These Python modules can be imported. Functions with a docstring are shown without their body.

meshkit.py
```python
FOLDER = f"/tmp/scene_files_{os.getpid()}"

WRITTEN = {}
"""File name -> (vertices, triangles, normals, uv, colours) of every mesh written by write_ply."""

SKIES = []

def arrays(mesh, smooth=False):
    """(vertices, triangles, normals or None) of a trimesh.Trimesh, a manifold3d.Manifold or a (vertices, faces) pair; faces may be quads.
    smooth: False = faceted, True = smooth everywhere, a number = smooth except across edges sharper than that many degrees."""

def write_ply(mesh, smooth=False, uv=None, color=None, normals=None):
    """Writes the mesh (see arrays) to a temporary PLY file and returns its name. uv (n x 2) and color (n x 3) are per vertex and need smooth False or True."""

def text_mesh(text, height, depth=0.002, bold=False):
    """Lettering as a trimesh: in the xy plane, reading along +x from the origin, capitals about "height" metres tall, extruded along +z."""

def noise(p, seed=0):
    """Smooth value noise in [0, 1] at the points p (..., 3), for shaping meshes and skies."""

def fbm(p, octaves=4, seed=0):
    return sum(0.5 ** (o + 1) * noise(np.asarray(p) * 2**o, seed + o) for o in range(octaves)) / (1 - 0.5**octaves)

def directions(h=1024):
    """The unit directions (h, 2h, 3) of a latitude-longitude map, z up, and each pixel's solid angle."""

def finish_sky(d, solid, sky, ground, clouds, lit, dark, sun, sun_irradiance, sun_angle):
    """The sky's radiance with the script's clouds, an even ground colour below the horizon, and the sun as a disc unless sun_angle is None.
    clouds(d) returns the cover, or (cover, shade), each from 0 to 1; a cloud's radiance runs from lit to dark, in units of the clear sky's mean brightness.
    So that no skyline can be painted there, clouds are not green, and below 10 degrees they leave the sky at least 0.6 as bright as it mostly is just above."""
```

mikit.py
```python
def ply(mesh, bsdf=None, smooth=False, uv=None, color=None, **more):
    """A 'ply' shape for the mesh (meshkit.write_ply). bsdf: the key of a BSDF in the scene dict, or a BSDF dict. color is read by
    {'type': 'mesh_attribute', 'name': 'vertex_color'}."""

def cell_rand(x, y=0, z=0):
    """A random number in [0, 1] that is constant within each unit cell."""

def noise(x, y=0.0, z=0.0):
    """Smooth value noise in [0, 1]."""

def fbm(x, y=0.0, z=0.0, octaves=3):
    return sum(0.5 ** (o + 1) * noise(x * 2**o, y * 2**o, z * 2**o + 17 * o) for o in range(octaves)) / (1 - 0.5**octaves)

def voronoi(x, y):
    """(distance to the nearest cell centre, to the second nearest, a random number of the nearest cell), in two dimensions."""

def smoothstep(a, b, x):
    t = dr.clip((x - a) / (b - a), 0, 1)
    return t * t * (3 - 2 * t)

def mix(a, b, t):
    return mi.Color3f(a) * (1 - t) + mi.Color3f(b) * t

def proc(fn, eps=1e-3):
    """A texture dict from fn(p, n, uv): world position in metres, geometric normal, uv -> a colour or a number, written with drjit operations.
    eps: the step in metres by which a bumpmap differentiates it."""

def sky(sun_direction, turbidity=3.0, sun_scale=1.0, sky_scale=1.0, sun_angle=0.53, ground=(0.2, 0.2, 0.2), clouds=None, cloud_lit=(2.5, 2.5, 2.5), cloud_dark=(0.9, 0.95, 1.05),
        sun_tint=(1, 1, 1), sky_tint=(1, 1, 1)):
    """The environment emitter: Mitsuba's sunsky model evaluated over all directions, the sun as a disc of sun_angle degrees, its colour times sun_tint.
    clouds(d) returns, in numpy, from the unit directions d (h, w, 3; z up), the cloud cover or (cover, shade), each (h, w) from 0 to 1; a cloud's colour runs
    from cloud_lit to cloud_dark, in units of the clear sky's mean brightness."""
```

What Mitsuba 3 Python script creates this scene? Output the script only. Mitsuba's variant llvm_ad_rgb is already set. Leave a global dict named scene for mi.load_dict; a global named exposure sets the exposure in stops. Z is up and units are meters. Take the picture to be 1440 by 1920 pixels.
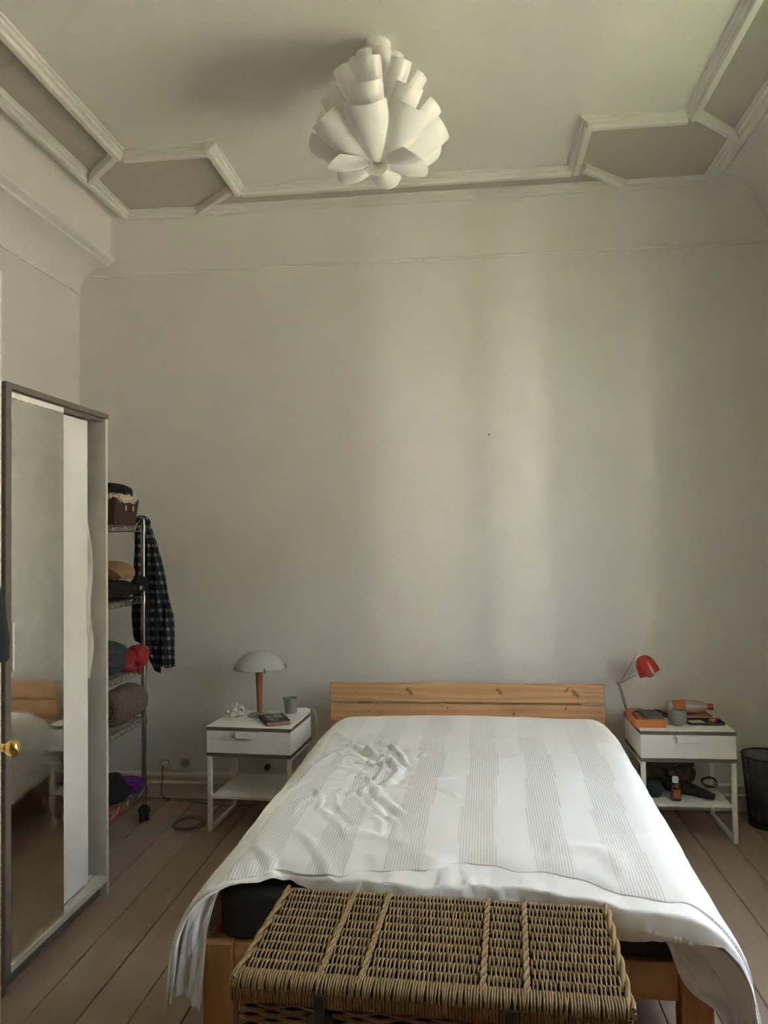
import math, random
import numpy as np, trimesh, drjit as dr, mitsuba as mi
import mikit, meshkit
from mikit import noise, fbm, smoothstep, mix, proc, cell_rand
import manifold3d as m3
from shapely.geometry import Polygon

scene, labels = {'type': 'scene'}, {}
T = mi.ScalarTransform4f
random.seed(4); RNG = np.random.default_rng(4)
PI = math.pi

# ------------------------------------------------------------------ camera, sky, exposure
exposure = 6.0
W, H, F = 1440, 1920, 1450.0
yaw, pitch, roll = (math.radians(a) for a in (6.25, 1.72, -0.77))
fwd = np.array([-math.sin(yaw)*math.cos(pitch), math.cos(yaw)*math.cos(pitch), math.sin(pitch)])
rgt = np.array([math.cos(yaw), math.sin(yaw), 0.0]); upv = np.cross(rgt, fwd)
up = -math.sin(roll)*rgt + math.cos(roll)*upv
EYE = np.array([0.0, 0.0, 1.5])
scene['camera'] = {'type': 'perspective', 'fov': math.degrees(2*math.atan(W/2/F)), 'fov_axis': 'x', 'near_clip': 0.05, 'far_clip': 300.0,
    'to_world': T().look_at(origin=EYE.tolist(), target=(EYE+fwd).tolist(), up=up.tolist())}

def sky_clouds(d):
    n = meshkit.fbm(d*np.array([2.0, 2.0, 5.0]), 4, 3)
    return np.clip((n-0.30)*3.0, 0, 1), np.clip((n-0.55)*1.5, 0, 1)
scene['sky'] = mikit.sky([-0.60, 0.12, 0.75], turbidity=4.0, sky_scale=1.35, sun_scale=3.4, sun_tint=(.86, 1.0, 1.18), ground=(0.10, 0.11, 0.08), clouds=sky_clouds,
    cloud_lit=(2.2, 2.2, 2.2), cloud_dark=(1.2, 1.25, 1.3))

# ------------------------------------------------------------------ helpers
def V(*a): return np.array(a, float)
def add(key, mesh, mat, smooth=False, label=None, cat=None, group=None, kind=None, **kw):
    scene[key] = mikit.ply(mesh, 'material_'+mat, smooth, **kw)
    tag(key, label, cat, group, kind)
    return key
def tag(key, label=None, cat=None, group=None, kind=None):
    d = labels.setdefault(key, {})
    for k, v in (('label', label), ('category', cat), ('group', group), ('kind', kind)):
        if v: d[k] = v
    if not d: labels.pop(key)
def put(key, src, to_world, **kw):
    scene[key] = {**scene[src], 'to_world': to_world}; tag(key, **kw)
def num(base, i): return base if i == 0 else f'{base}_{i:03d}'
def cat(*ms): return trimesh.util.concatenate([m for m in ms if m is not None])
def box(x0, x1, y0, y1, z0, z1, c=0.0):
    """a box, its edges chamfered by c"""
    if c <= 0:
        m = trimesh.creation.box((x1-x0, y1-y0, z1-z0)); m.apply_translation(((x0+x1)/2, (y0+y1)/2, (z0+z1)/2)); return m
    c = min(c, (x1-x0)*.45, (y1-y0)*.45, (z1-z0)*.45)
    p = []
    for sx in (0, 1):
        for sy in (0, 1):
            for sz in (0, 1):
                X, Y, Z = (x1 if sx else x0), (y1 if sy else y0), (z1 if sz else z0)
                dx, dy, dz = (-c if sx else c), (-c if sy else c), (-c if sz else c)
                p += [(X, Y+dy, Z+dz), (X+dx, Y, Z+dz), (X+dx, Y+dy, Z)]
    return trimesh.convex.convex_hull(np.array(p))
def turn(m, deg, axis=(0, 0, 1), at=(0, 0, 0)):
    m = m.copy(); m.apply_transform(trimesh.transformations.rotation_matrix(math.radians(deg), axis, at)); return m
def mv(m, *d):
    m = m.copy(); m.apply_translation(d); return m
def frames(P, closed=False):
    P = np.asarray(P, float)
    t = (np.roll(P, -1, 0)-np.roll(P, 1, 0)) if closed else np.gradient(P, axis=0)
    t /= np.linalg.norm(t, axis=1, keepdims=True)+1e-12
    a = V(0, 0, 1) if abs(t[0, 2]) < .9 else V(1, 0, 0)
    N = []
    for k in t:
        a = a-k*np.dot(a, k); a = a/(np.linalg.norm(a)+1e-12); N.append(a)
    N = np.array(N); return t, N, np.cross(t, N)
def tube(P, r, n=8, closed=False, caps=True):
    P = np.asarray(P, float); t, A, B = frames(P, closed)
    r = np.broadcast_to(np.asarray(r, float), (len(P),))
    ang = np.arange(n)*2*PI/n
    v = P[:, None]+r[:, None, None]*(np.cos(ang)[None, :, None]*A[:, None]+np.sin(ang)[None, :, None]*B[:, None])
    m = len(P); f = []
    i, j = np.meshgrid(np.arange(m if closed else m-1), np.arange(n), indexing='ij')
    i2 = (i+1) % m; j2 = (j+1) % n
    q = np.stack([i*n+j, i*n+j2, i2*n+j2, i2*n+j], -1).reshape(-1, 4)
    f = np.vstack([q[:, [0, 1, 2]], q[:, [0, 2, 3]]]); v = v.reshape(-1, 3)
    if caps and not closed:
        c0, c1 = len(v), len(v)+1; v = np.vstack([v, P[:1], P[-1:]])
        k = np.arange(n); k2 = (k+1) % n
        f = np.vstack([f, np.stack([np.full(n, c0), k2, k], 1), np.stack([np.full(n, c1), (m-1)*n+k, (m-1)*n+k2], 1)])
    return trimesh.Trimesh(v, f, process=False)
def lathe(prof, n=40, at=(0, 0, 0), axis=None):
    """profile of (r, z) turned around z; a point with r = 0 closes it"""
    p = np.asarray(prof, float); ang = np.arange(n)*2*PI/n
    v = np.stack([p[:, None, 0]*np.cos(ang), p[:, None, 0]*np.sin(ang), np.broadcast_to(p[:, None, 1], (len(p), n))], -1).reshape(-1, 3)
    i, j = np.meshgrid(np.arange(len(p)-1), np.arange(n), indexing='ij'); j2 = (j+1) % n
    q = np.stack([i*n+j, i*n+j2, (i+1)*n+j2, (i+1)*n+j], -1).reshape(-1, 4)
    m = trimesh.Trimesh(v, np.vstack([q[:, [0, 1, 2]], q[:, [0, 2, 3]]]), process=False)
    m.merge_vertices(); m.update_faces(m.nondegenerate_faces())
    if axis is not None: m.apply_transform(trimesh.geometry.align_vectors([0, 0, 1], np.asarray(axis, float)/np.linalg.norm(axis)))
    m.apply_translation(at); return m
def grid_faces(nu, nv, flip=False):
    i, j = np.meshgrid(np.arange(nu-1), np.arange(nv-1), indexing='ij')
    q = np.stack([i*nv+j, (i+1)*nv+j, (i+1)*nv+j+1, i*nv+j+1], -1).reshape(-1, 4)
    if flip: q = q[:, ::-1]
    return np.vstack([q[:, [0, 1, 2]], q[:, [0, 2, 3]]])
def grid_normals(P):
    du, dv = np.gradient(P, axis=0), np.gradient(P, axis=1)
    n = np.cross(du, dv); return n/(np.linalg.norm(n, axis=-1, keepdims=True)+1e-12)
def sheet(P, th, uv=None):
    """a closed sheet of thickness th around the grid P (nu, nv, 3); returns (mesh, uv)"""
    nu, nv = P.shape[:2]; N = grid_normals(P); th = np.broadcast_to(np.asarray(th, float), (nu, nv))[..., None]
    a, b = (P+N*th/2).reshape(-1, 3), (P-N*th/2).reshape(-1, 3)
    f = [grid_faces(nu, nv), grid_faces(nu, nv, True)+nu*nv]
    idx = np.arange(nu*nv).reshape(nu, nv)
    rim = np.concatenate([idx[0, :], idx[1:, -1], idx[-1, -2::-1], idx[-2:0:-1, 0]])
    r2 = np.roll(rim, -1)
    k, o = len(rim), 2*nu*nv      # the rim has corners of its own, so that the sheet stays smooth up to its edge
    i0 = np.arange(k); i1 = (i0+1) % k
    f.append(np.stack([i0+o, i0+o+k, i1+o], 1)); f.append(np.stack([i1+o, i0+o+k, i1+o+k], 1))
    m = trimesh.Trimesh(np.vstack([a, b, a[rim], b[rim]]), np.vstack(f), process=False)
    if m.volume < 0: m.invert()
    if uv is None: return m
    g = uv.reshape(-1, 2); return m, np.vstack([g, g, g[rim], g[rim]])
def extrude_xy(pts, z0, z1):
    m = trimesh.creation.extrude_polygon(Polygon(pts), z1-z0, engine='earcut'); m.apply_translation((0, 0, z0)); return m
def hull(spheres, n=2):
    ps = []
    for c, r in spheres:
        s = trimesh.creation.icosphere(n, r); s.apply_translation(c); ps.append(s.vertices)
    return trimesh.convex.convex_hull(np.vstack(ps))
def smoothed(ms, edge=.006, it=8):
    mf = None
    for m in ms:
        k = m3.Manifold(m3.Mesh(np.asarray(m.vertices, np.float32), np.asarray(m.faces, np.uint32)))
        mf = k if mf is None else mf+k
    mf = mf.refine_to_length(edge); me = mf.to_mesh()
    t = trimesh.Trimesh(me.vert_properties[:, :3], me.tri_verts)
    trimesh.smoothing.filter_taubin(t, .5, -.53, it); return t
def lump(c, size, seed, amp=.25, sub=5, freq=2.2, floor=None, ridged=True):
    """a crumpled heap of cloth: a flattened ball with folds"""
    s = trimesh.creation.icosphere(sub); v = s.vertices
    o = seed*7.3
    n = meshkit.fbm(v*freq*V(1, 1, .8)+o, 4, seed)
    if ridged: n = 1-np.abs(2*n-1)*1.6
    v = v*(1+amp*(n-.5))[:, None]
    g = np.abs(v)**.8*np.sign(v)
    v = g*np.asarray(size)/2+np.asarray(c)
    if floor is not None: v[:, 2] = np.maximum(v[:, 2], floor)
    return trimesh.Trimesh(v, s.faces, process=False)
def spline(P, n=60):
    from scipy.interpolate import CubicSpline
    P = np.asarray(P, float); d = np.r_[0, np.cumsum(np.linalg.norm(np.diff(P, axis=0), axis=1))]
    return CubicSpline(d, P)(np.linspace(0, d[-1], n))

# ------------------------------------------------------------------ materials
def rgb(*c): return {'type': 'rgb', 'value': list(c)}
def mat(name, color, rough=.6, metal=0.0, spec=.5, **kw):
    scene['material_'+name] = {'type': 'twosided', 'bsdf': {'type': 'principled', 'base_color': color if isinstance(color, dict) else rgb(*color), 'roughness': rough, 'metallic': metal, 'specular': spec, **kw}}
    return name
def wall_tone(p, n, uv):
    t = fbm(p.x*1.3+3, p.y*1.3, p.z*1.3, octaves=3)
    return mix((.640, .617, .582), (.668, .646, .612), t)
mat('paint_wall', proc(wall_tone), .85, spec=.2)
mat('paint_ceiling', (.675, .652, .612), .85, spec=.2)
mat('paint_stucco', (.675, .652, .612), .8, spec=.2)
mat('paint_taupe', (.45, .415, .37), .85, spec=.2)
mat('paint_trim', (.66, .62, .55), .5, spec=.4)
def plank_tone(p, n, uv):
    c = dr.floor((p.x+1.408)/.1655)
    r = cell_rand(c, 3, 1)
    g = fbm(p.x*42+r*37, p.y*2.2+r*11, 0, octaves=3)
    k = fbm(p.x*9+r*53, p.y*5+r*29, 0, octaves=2)
    kn = smoothstep(.80, .90, k)
    base = mix((.30, .222, .170), (.375, .285, .220), g*.6+r*.4)
    return mix(base, (.22, .155, .115), kn*.55)
mat('floor_paint', proc(plank_tone), .42, spec=.35)
mat('gap_dark', (.05, .035, .028), .9)
def pine(ax, seed, light=(.62, .36, .165), dark=(.47, .235, .09)):
    def fn(p, n, uv):
        a, b, c = (p.x, p.y, p.z) if ax == 'x' else ((p.z, p.x, p.y) if ax == 'z' else (p.y, p.x, p.z))
        w = fbm(a*1.6+seed, b*9, c*9, octaves=2)
        ring = dr.sin((c*95+b*60+w*16))*.5+.5
        fine = noise(a*6, b*260, c*260)
        t = ring*.55+fine*.35
        return mix(light, dark, t)
    return proc(fn)
KNOTS = [(-.345, .672, .020, .6), (-.33, .655, .028, -.5), (.135, .672, .018, .5), (.15, .655, .024, -.5), (.50, .675, .02, .6), (.54, .655, .04, -.7), (-.555, .588, .012, 0), (-.555, .555, .012, 0), (-.13, .575, .012, 0), (.49, .575, .012, 0), (.22, .545, .014, 0), (-.62, .655, .006, 0)]
def headboard_wood(p, n, uv):
    c = mix((.60, .37, .19), (.47, .255, .115), (dr.sin(p.z*150+fbm(p.x*1.4, p.z*14, 2, octaves=2)*18)*.5+.5)*.6+noise(p.x*5, p.z*320, 1)*.3)
    k = mi.Float(0)
    for x, z, r, s in KNOTS:
        dx, dz = p.x-x, p.z-z
        d = dr.sqrt(dr.square(dx-s*dz)/(r*r*.5)+dr.square(dz)/(r*r*1.2))
        k = dr.maximum(k, 1-smoothstep(.35, 1.0, d+noise(p.x*90, p.z*90, 3)*.4))
    return mix(c, (.20, .075, .03), k*.85)
mat('pine_headboard', proc(headboard_wood), .38, spec=.4)
mat('pine_rail', pine('x', 3.0), .45, spec=.35)
mat('pine_post', pine('z', 7.0, (.55, .29, .12), (.40, .185, .065)), .45, spec=.35)
mat('mattress_grey', (.040, .040, .042), .95, spec=.1, sheen=.4)
mat('white_lacquer', (.76, .74, .69), .35, spec=.5)
mat('white_metal', (.74, .72, .66), .4, spec=.5)
mat('edge_brown', (.13, .10, .078), .6)
mat('plastic_white', (.80, .78, .72), .35)
mat('plastic_black', (.02, .02, .021), .4)
mat('rubber_black', (.018, .018, .018), .7)
mat('chrome', (.40, .385, .37), .2, metal=1.0)
mat('steel_brushed', (.55, .54, .51), .32, metal=1.0)
mat('brass', (.85, .60, .20), .18, metal=1.0)
scene['material_mirror_silver'] = {'type': 'twosided', 'bsdf': {'type': 'roughconductor', 'material': 'none', 'alpha': .003, 'specular_reflectance': rgb(.80, .80, .765)}}
mat('wardrobe_taupe', (.155, .135, .112), .5)
mat('wardrobe_white', (.80, .785, .755), .3, spec=.5)
mat('wardrobe_inside', (.60, .575, .52), .6)

# ------------------------------------------------------------------ the room
XL, XR, YN, YB, ZC = -2.29, 1.65, 0.80, 4.36, 3.40
YF = -2.6   # the far end of the room the picture is taken from, behind the open double door
WINDOWS = [(1.50, 2.85)]; SILL, HEAD = 0.78, 2.85
def st(key, mesh, mat, smooth=False, label=None):
    add(key, mesh, mat, smooth, label=label, kind='structure')
st('floor', box(XL-.4, XR+.45, YF-.3, YB+.3, -.12, -.022), 'gap_dark', label='wide painted wooden floorboards with dark joints')
k0 = math.floor((XL+1.408)/.1655)
for i in range(26):
    x0 = -1.408+(k0+i)*.1655
    a, b = max(x0+.0016, XL), min(x0+.1655-.0016, XR)
    if b-a < .02: continue
    add(num('floor__plank', i), mv(box(a, b, YF, YB, -.022, 0, .0022), 0, 0, RNG.uniform(-.0012, 0)), 'floor_paint')
st('wall_back', box(XL-.35, XR+.4, YB, YB+.3, -.12, 3.75), 'paint_wall', label='plain white plastered back wall behind the bed')
DOOR_A, DOOR_B, DOOR_H = -1.13, 1.25, 2.90
def with_holes(b, holes):
    m = m3.Manifold(m3.Mesh(np.asarray(b.vertices, np.float32), np.asarray(b.faces, np.uint32)))
    for h in holes: m = m-m3.Manifold(m3.Mesh(np.asarray(h.vertices, np.float32), np.asarray(h.faces, np.uint32)))
    me = m.to_mesh(); return trimesh.Trimesh(me.vert_properties[:, :3], me.tri_verts)
st('wall_left', box(XL-.25, XL, YF, YB, -.12, 3.75), 'paint_wall', label='white plastered left wall behind the wardrobe')
st('wall_right', with_holes(box(XR, XR+.38, YF, YB, -.12, 3.75), [box(XR-.2, XR+.6, a, b, SILL, HEAD) for a, b in WINDOWS]), 'paint_wall', label='white plastered window wall')
st('wall_near', with_holes(box(XL, XR, YN-.14, YN, -.02, 3.5), [box(DOOR_A, DOOR_B, YN-.5, YN+.5, -.1, DOOR_H)]), 'paint_wall', label='white wall with the double doorway the room is seen through')
st('wall_far', box(XL-.35, XR+.4, YF-.25, YF, -.12, 3.75), 'paint_wall', label='white wall at the far end of the neighbouring room')
st('ceiling', box(XL-.35, XR+.4, YF-.3, YB+.3, ZC, ZC+.3), 'paint_ceiling', label='off-white plaster ceiling with stucco frames')
for n_, (a, b) in enumerate(WINDOWS):
    w = f'window_{n_+1}'; X0, X1 = XR+.22, XR+.29; mid = (a+b)/2; tr = 2.12
    fr = [box(X0, X1, a, a+.06, SILL, HEAD, .005), box(X0, X1, b-.06, b, SILL, HEAD, .005), box(X0, X1, a, b, SILL, SILL+.07, .005), box(X0, X1, a, b, HEAD-.06, HEAD, .005),
          box(X0, X1, a, b, tr-.04, tr+.04, .005), box(X0, X1, mid-.04, mid+.04, SILL, HEAD, .005)]
    st(w, cat(*fr), 'white_lacquer', label='tall white casement window')
    for q, (y0, y1, z0, z1) in enumerate([(a+.06, mid-.04, SILL+.07, tr-.04), (mid+.04, b-.06, SILL+.07, tr-.04), (a+.06, mid-.04, tr+.04, HEAD-.06), (mid+.04, b-.06, tr+.04, HEAD-.06)]):
        pane = trimesh.Trimesh([(XR+.255, y0, z0), (XR+.255, y1, z0), (XR+.255, y1, z1), (XR+.255, y0, z1)], [(0, 1, 2), (0, 2, 3)], process=False)
        add(num(w+'__pane', q), pane, 'window_glass')
    add(w+'__sill', box(XR-.06, XR+.22, a-.04, b+.04, SILL-.04, SILL, .006), 'white_lacquer')
scene['material_window_glass'] = {'type': 'thindielectric', 'int_ior': 1.5}
# garden outside, out of view; ground colours set the bounce on the ceiling
mat('lawn', proc(lambda p, n, uv: mix((.150, .180, .070), (.215, .232, .105), fbm(p.x*.7, p.y*.7, 0, octaves=3))), .95, spec=.1)
mat('paving', proc(lambda p, n, uv: mix((.125, .118, .105), (.165, .155, .140), fbm(p.x*.9, p.y*.9, 0, octaves=3))), .95, spec=.1)
mat('unseen_facade', (.095, .093, .086), .9, spec=.1)
st('ground', box(-40, 9, -70, 70, -3.2, -3.0), 'lawn', label='sunlit green garden outside the windows')
st('unseen_ground_paving', box(9, 90, -70, 70, -3.2, -3.0), 'paving', label='unseen neutral yard beyond the garden, bounces light onto walls and ceiling')  # out of view; neutral ground chosen for its bounce onto walls and ceiling
mat('unseen_slab_white', (.84, .82, .78), .9, spec=.1)
for gi, (ga, gd, gw) in enumerate(((-49.2, 13, .60), (-68.0, 13, .50))):  # narrow sunlit slabs, out of view, placed to light bands on the back wall
    gx, gy = XR+gd*math.cos(math.radians(ga)), 2.2+gd*math.sin(math.radians(ga))
    st(num('unseen_white_slab', gi), turn(box(gx-.5, gx+.5, gy-gw/2, gy+gw/2, -3.0, 6.0), ga, at=(gx, gy, 0)), 'unseen_slab_white', label='unseen tall white slab outside, placed to throw light bands on the back wall')
st('unseen_facade', box(30, 36, -34, 46, -3.0, 15), 'unseen_facade', label='unseen dark house front across the yard, placed to darken the lower walls')  # out of view; height and dark tone chosen to hold back low sky

def prof_sweep(prof, p0, p1, out):
    """a moulding: prof = (distance from the wall, z) swept from p0 to p1, out = unit vector away from the wall"""
    prof = np.asarray(prof, float); o = V(*out, 0); a, b = V(*p0, 0), V(*p1, 0)
    P = np.stack([a+o*d+V(0, 0, z) for d, z in prof]); Q = P+(b-a)
    n = len(P); v = np.vstack([P, Q]); f = []
    for i in range(n):
        j = (i+1) % n; f += [(i, j, n+j), (i, n+j, n+i)]
    cap = trimesh.creation.triangulate_polygon(Polygon(prof), engine='earcut')
    # match the cap's vertices with the profile's
    from scipy.spatial import cKDTree
    ix = cKDTree(prof).query(cap[0])[1]
    f += [tuple(ix[t]) for t in cap[1]]+[tuple(ix[t[::-1]]+n) for t in cap[1]]
    m = trimesh.Trimesh(v, f, process=False); m.fix_normals(); return m
def cove(d, z0, z1, k=14, pw=.9):
    t = np.linspace(0, PI/2, k); return [(d*(1-math.cos(a)), z0+(z1-z0)*math.sin(a)**pw) for a in t]
left_prof = [(-.02, 2.955), (.010, 2.958), (.012, 2.966), (.004, 2.974)]+[(.004+.17*(1-math.cos(a)), 2.974+.145*math.sin(a)) for a in np.linspace(.1, PI/2, 9)]+[(.186, 3.118), (.190, 3.132), (.206, 3.136), (.222, 3.148), (.224, 3.164), (.212, 3.176), (.198, 3.178), (.198, 3.188)]+[(.198+.075*(1-math.cos(a)), 3.188+.212*math.sin(a)) for a in np.linspace(.15, PI/2, 10)]+[(.273, 3.41), (-.02, 3.41)]
st('trim_1', prof_sweep(left_prof, (XL, YN), (XL, YB+.01), (1, 0)), 'paint_stucco', 35, label='stepped plaster cornice along the top of the left wall')
back_prof = [(-.02, 3.055), (.008, 3.056), (.010, 3.066), (.004, 3.074)]+[(.004+x, z) for x, z in cove(.12, 3.076, 3.395)]+[(.126, 3.41), (-.02, 3.41)]
st('trim_2', prof_sweep(back_prof, (XL, YB), (XR, YB), (0, -1)), 'paint_stucco', 35, label='smooth plaster cove along the top of the back wall')
right_prof = [(-.02, 3.055), (.008, 3.056), (.010, 3.066), (.004, 3.074)]+[(.004+x, z) for x, z in cove(.27, 3.076, 3.395)]+[(.276, 3.41), (-.02, 3.41)]
st('trim_3', prof_sweep(right_prof, (XR, YN), (XR, YB), (-1, 0)), 'paint_stucco', 35, label='smooth plaster cove along the top of the right wall')
st('trim_4', prof_sweep(back_prof, (XL, YN), (XR, YN), (0, 1)), 'paint_stucco', 35, label='plaster cove along the top of the wall opposite the bed')
RIB = [(0, -.01), (0, .010), (.006, .012), (.010, .014), (.013, .025), (.021, .027), (.026, .030), (.029, .041), (.033, .045), (.056, .045), (.060, .040), (.060, -.01)]
def rib(p0, p1, w, scale=1.0):
    return prof_sweep([(a*scale, ZC-b) for a, b in RIB], p0, p1, w)
s2 = math.sqrt(.5)
MX = -.64   # the two sides of the ceiling mirror each other about x = -0.32
ribs = []
for side in (0, 1):
    def X(x): return x if side == 0 else MX-x
    def D(x, y): return (x if side == 0 else -x, y)
    def P(x, y): return (X(x), y)
    ribs += [rib(P(-1.64, YN+.35), P(-1.64, 3.585), D(-1, 0)), rib(P(-1.914, YN+.35), P(-1.914, 4.27), D(-1, 0)),
             rib(P(-1.655, 3.590), P(-1.915, 3.835), D(-.685, -.729)), rib(P(-1.66, 3.555), P(-1.20, 3.555), (0, 1)),
             rib(P(-1.178, 3.545), P(-1.178, 4.055), D(-1, 0)), rib(P(-1.225, 4.050), P(-1.480, 4.280), D(-.67, -.74)),
             rib(P(-1.93, 4.222), P(-1.48, 4.222), (0, 1))]
ribs += [rib((-1.20, 4.010), (MX+1.20, 4.010), (0, 1)), rib((-1.52, 4.222), (MX+1.52, 4.222), (0, 1))]
names = ['long inner plaster rib of the left ceiling frame', 'long outer plaster rib of the left ceiling frame', 'slanting plaster rib closing the left ceiling frame', 'near plaster rib of the left corner hexagon', 'side plaster rib of the left corner hexagon', 'slanting plaster rib of the left corner hexagon', 'far plaster rib of the left corner hexagon']
names = names+[s.replace('left', 'right') for s in names]+['near plaster rib of the ceiling frame along the back wall', 'far plaster rib of the ceiling frame along the back wall']
for i, r in enumerate(ribs): st(f'trim_{i+5}', r, 'paint_stucco', 25, label=names[i])
pan = []
for side in (0, 1):
    X = (lambda x: x) if side == 0 else (lambda x: MX-x)
    pan += [[(X(-1.68), YN+.4), (X(-1.93), YN+.4), (X(-1.93), 3.79), (X(-1.68), 3.56)], [(X(-1.22), 3.59), (X(-1.66), 3.59), (X(-1.93), 3.84), (X(-1.93), 4.24), (X(-1.50), 4.24), (X(-1.22), 4.00)]]
pan += [[(-1.22, 4.05), (MX+1.22, 4.05), (MX+1.42, 4.24), (-1.42, 4.24)]]
for i, p in enumerate(pan): add(num('ceiling__panel', i), extrude_xy(p, ZC-.004, ZC+.004), 'paint_taupe', label='darker grey-beige painted field between plaster ribs')

# baseboard with ledge and heating pipe
bp = [(-.01, 0), (.020, .004), (.022, .10), (.018, .105), (.016, .122), (.030, .125), (.034, .130), (.034, .143), (.028, .148), (-.01, .150)]
st('baseboard_back', prof_sweep(bp, (XL, YB), (XR, YB), (0, -1)), 'paint_trim', 30, label='beige painted baseboard with a projecting ledge on the back wall')
st('baseboard_left', prof_sweep(bp, (XL, YN), (XL, YB), (1, 0)), 'paint_trim', 30, label='beige painted baseboard on the left wall')
st('baseboard_right', prof_sweep(bp, (XR, YN), (XR, YB), (-1, 0)), 'paint_trim', 30, label='beige painted baseboard on the right wall')
add('heating_pipe', tube([(XL+.02, YB-.032, .094), (XR-.02, YB-.032, .094)], .011, 12), 'paint_trim', True, 'cream painted pipe running along the back wall above the floor', 'pipe')

# open door at the left edge of the picture (leaf out of frame), with brass knob and a dark jacket
hx, hy, ll = DOOR_A+.005, YN+.005, .855; la = math.degrees(math.atan2(1.655-hy, -1.078-hx))
DM = T().translate([hx, hy, 0]).rotate([0, 0, 1], la)
leaf = [box(0, ll, -.02, .02, .01, 2.12, .003)]
for z0, z1 in ((.12, .85), (1.0, 1.98)):
    leaf.append(cat(box(.12, ll-.12, -.026, .026, z0, z0+.03, .004), box(.12, ll-.12, -.026, .026, z1-.03, z1, .004), box(.12, .15, -.026, .026, z0, z1, .004), box(ll-.15, ll-.12, -.026, .026, z0, z1, .004)))
add('door_1', cat(*leaf), 'white_lacquer', kind='structure', label='white panelled door standing open into the room', to_world=DM)
kn = lathe([(0, -.004), (.024, -.004), (.025, .004), (.012, .010), (.0085, .018), (.0085, .040), (.012, .046), (.017, .052), (.019, .060), (.016, .068), (.009, .073), (0, .074)], 28, (ll-.045, -.02, 1.045), (0, -1, 0))
add('door_1__knob', kn, 'brass', 40, label='polished brass door knob', to_world=DM)

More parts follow.
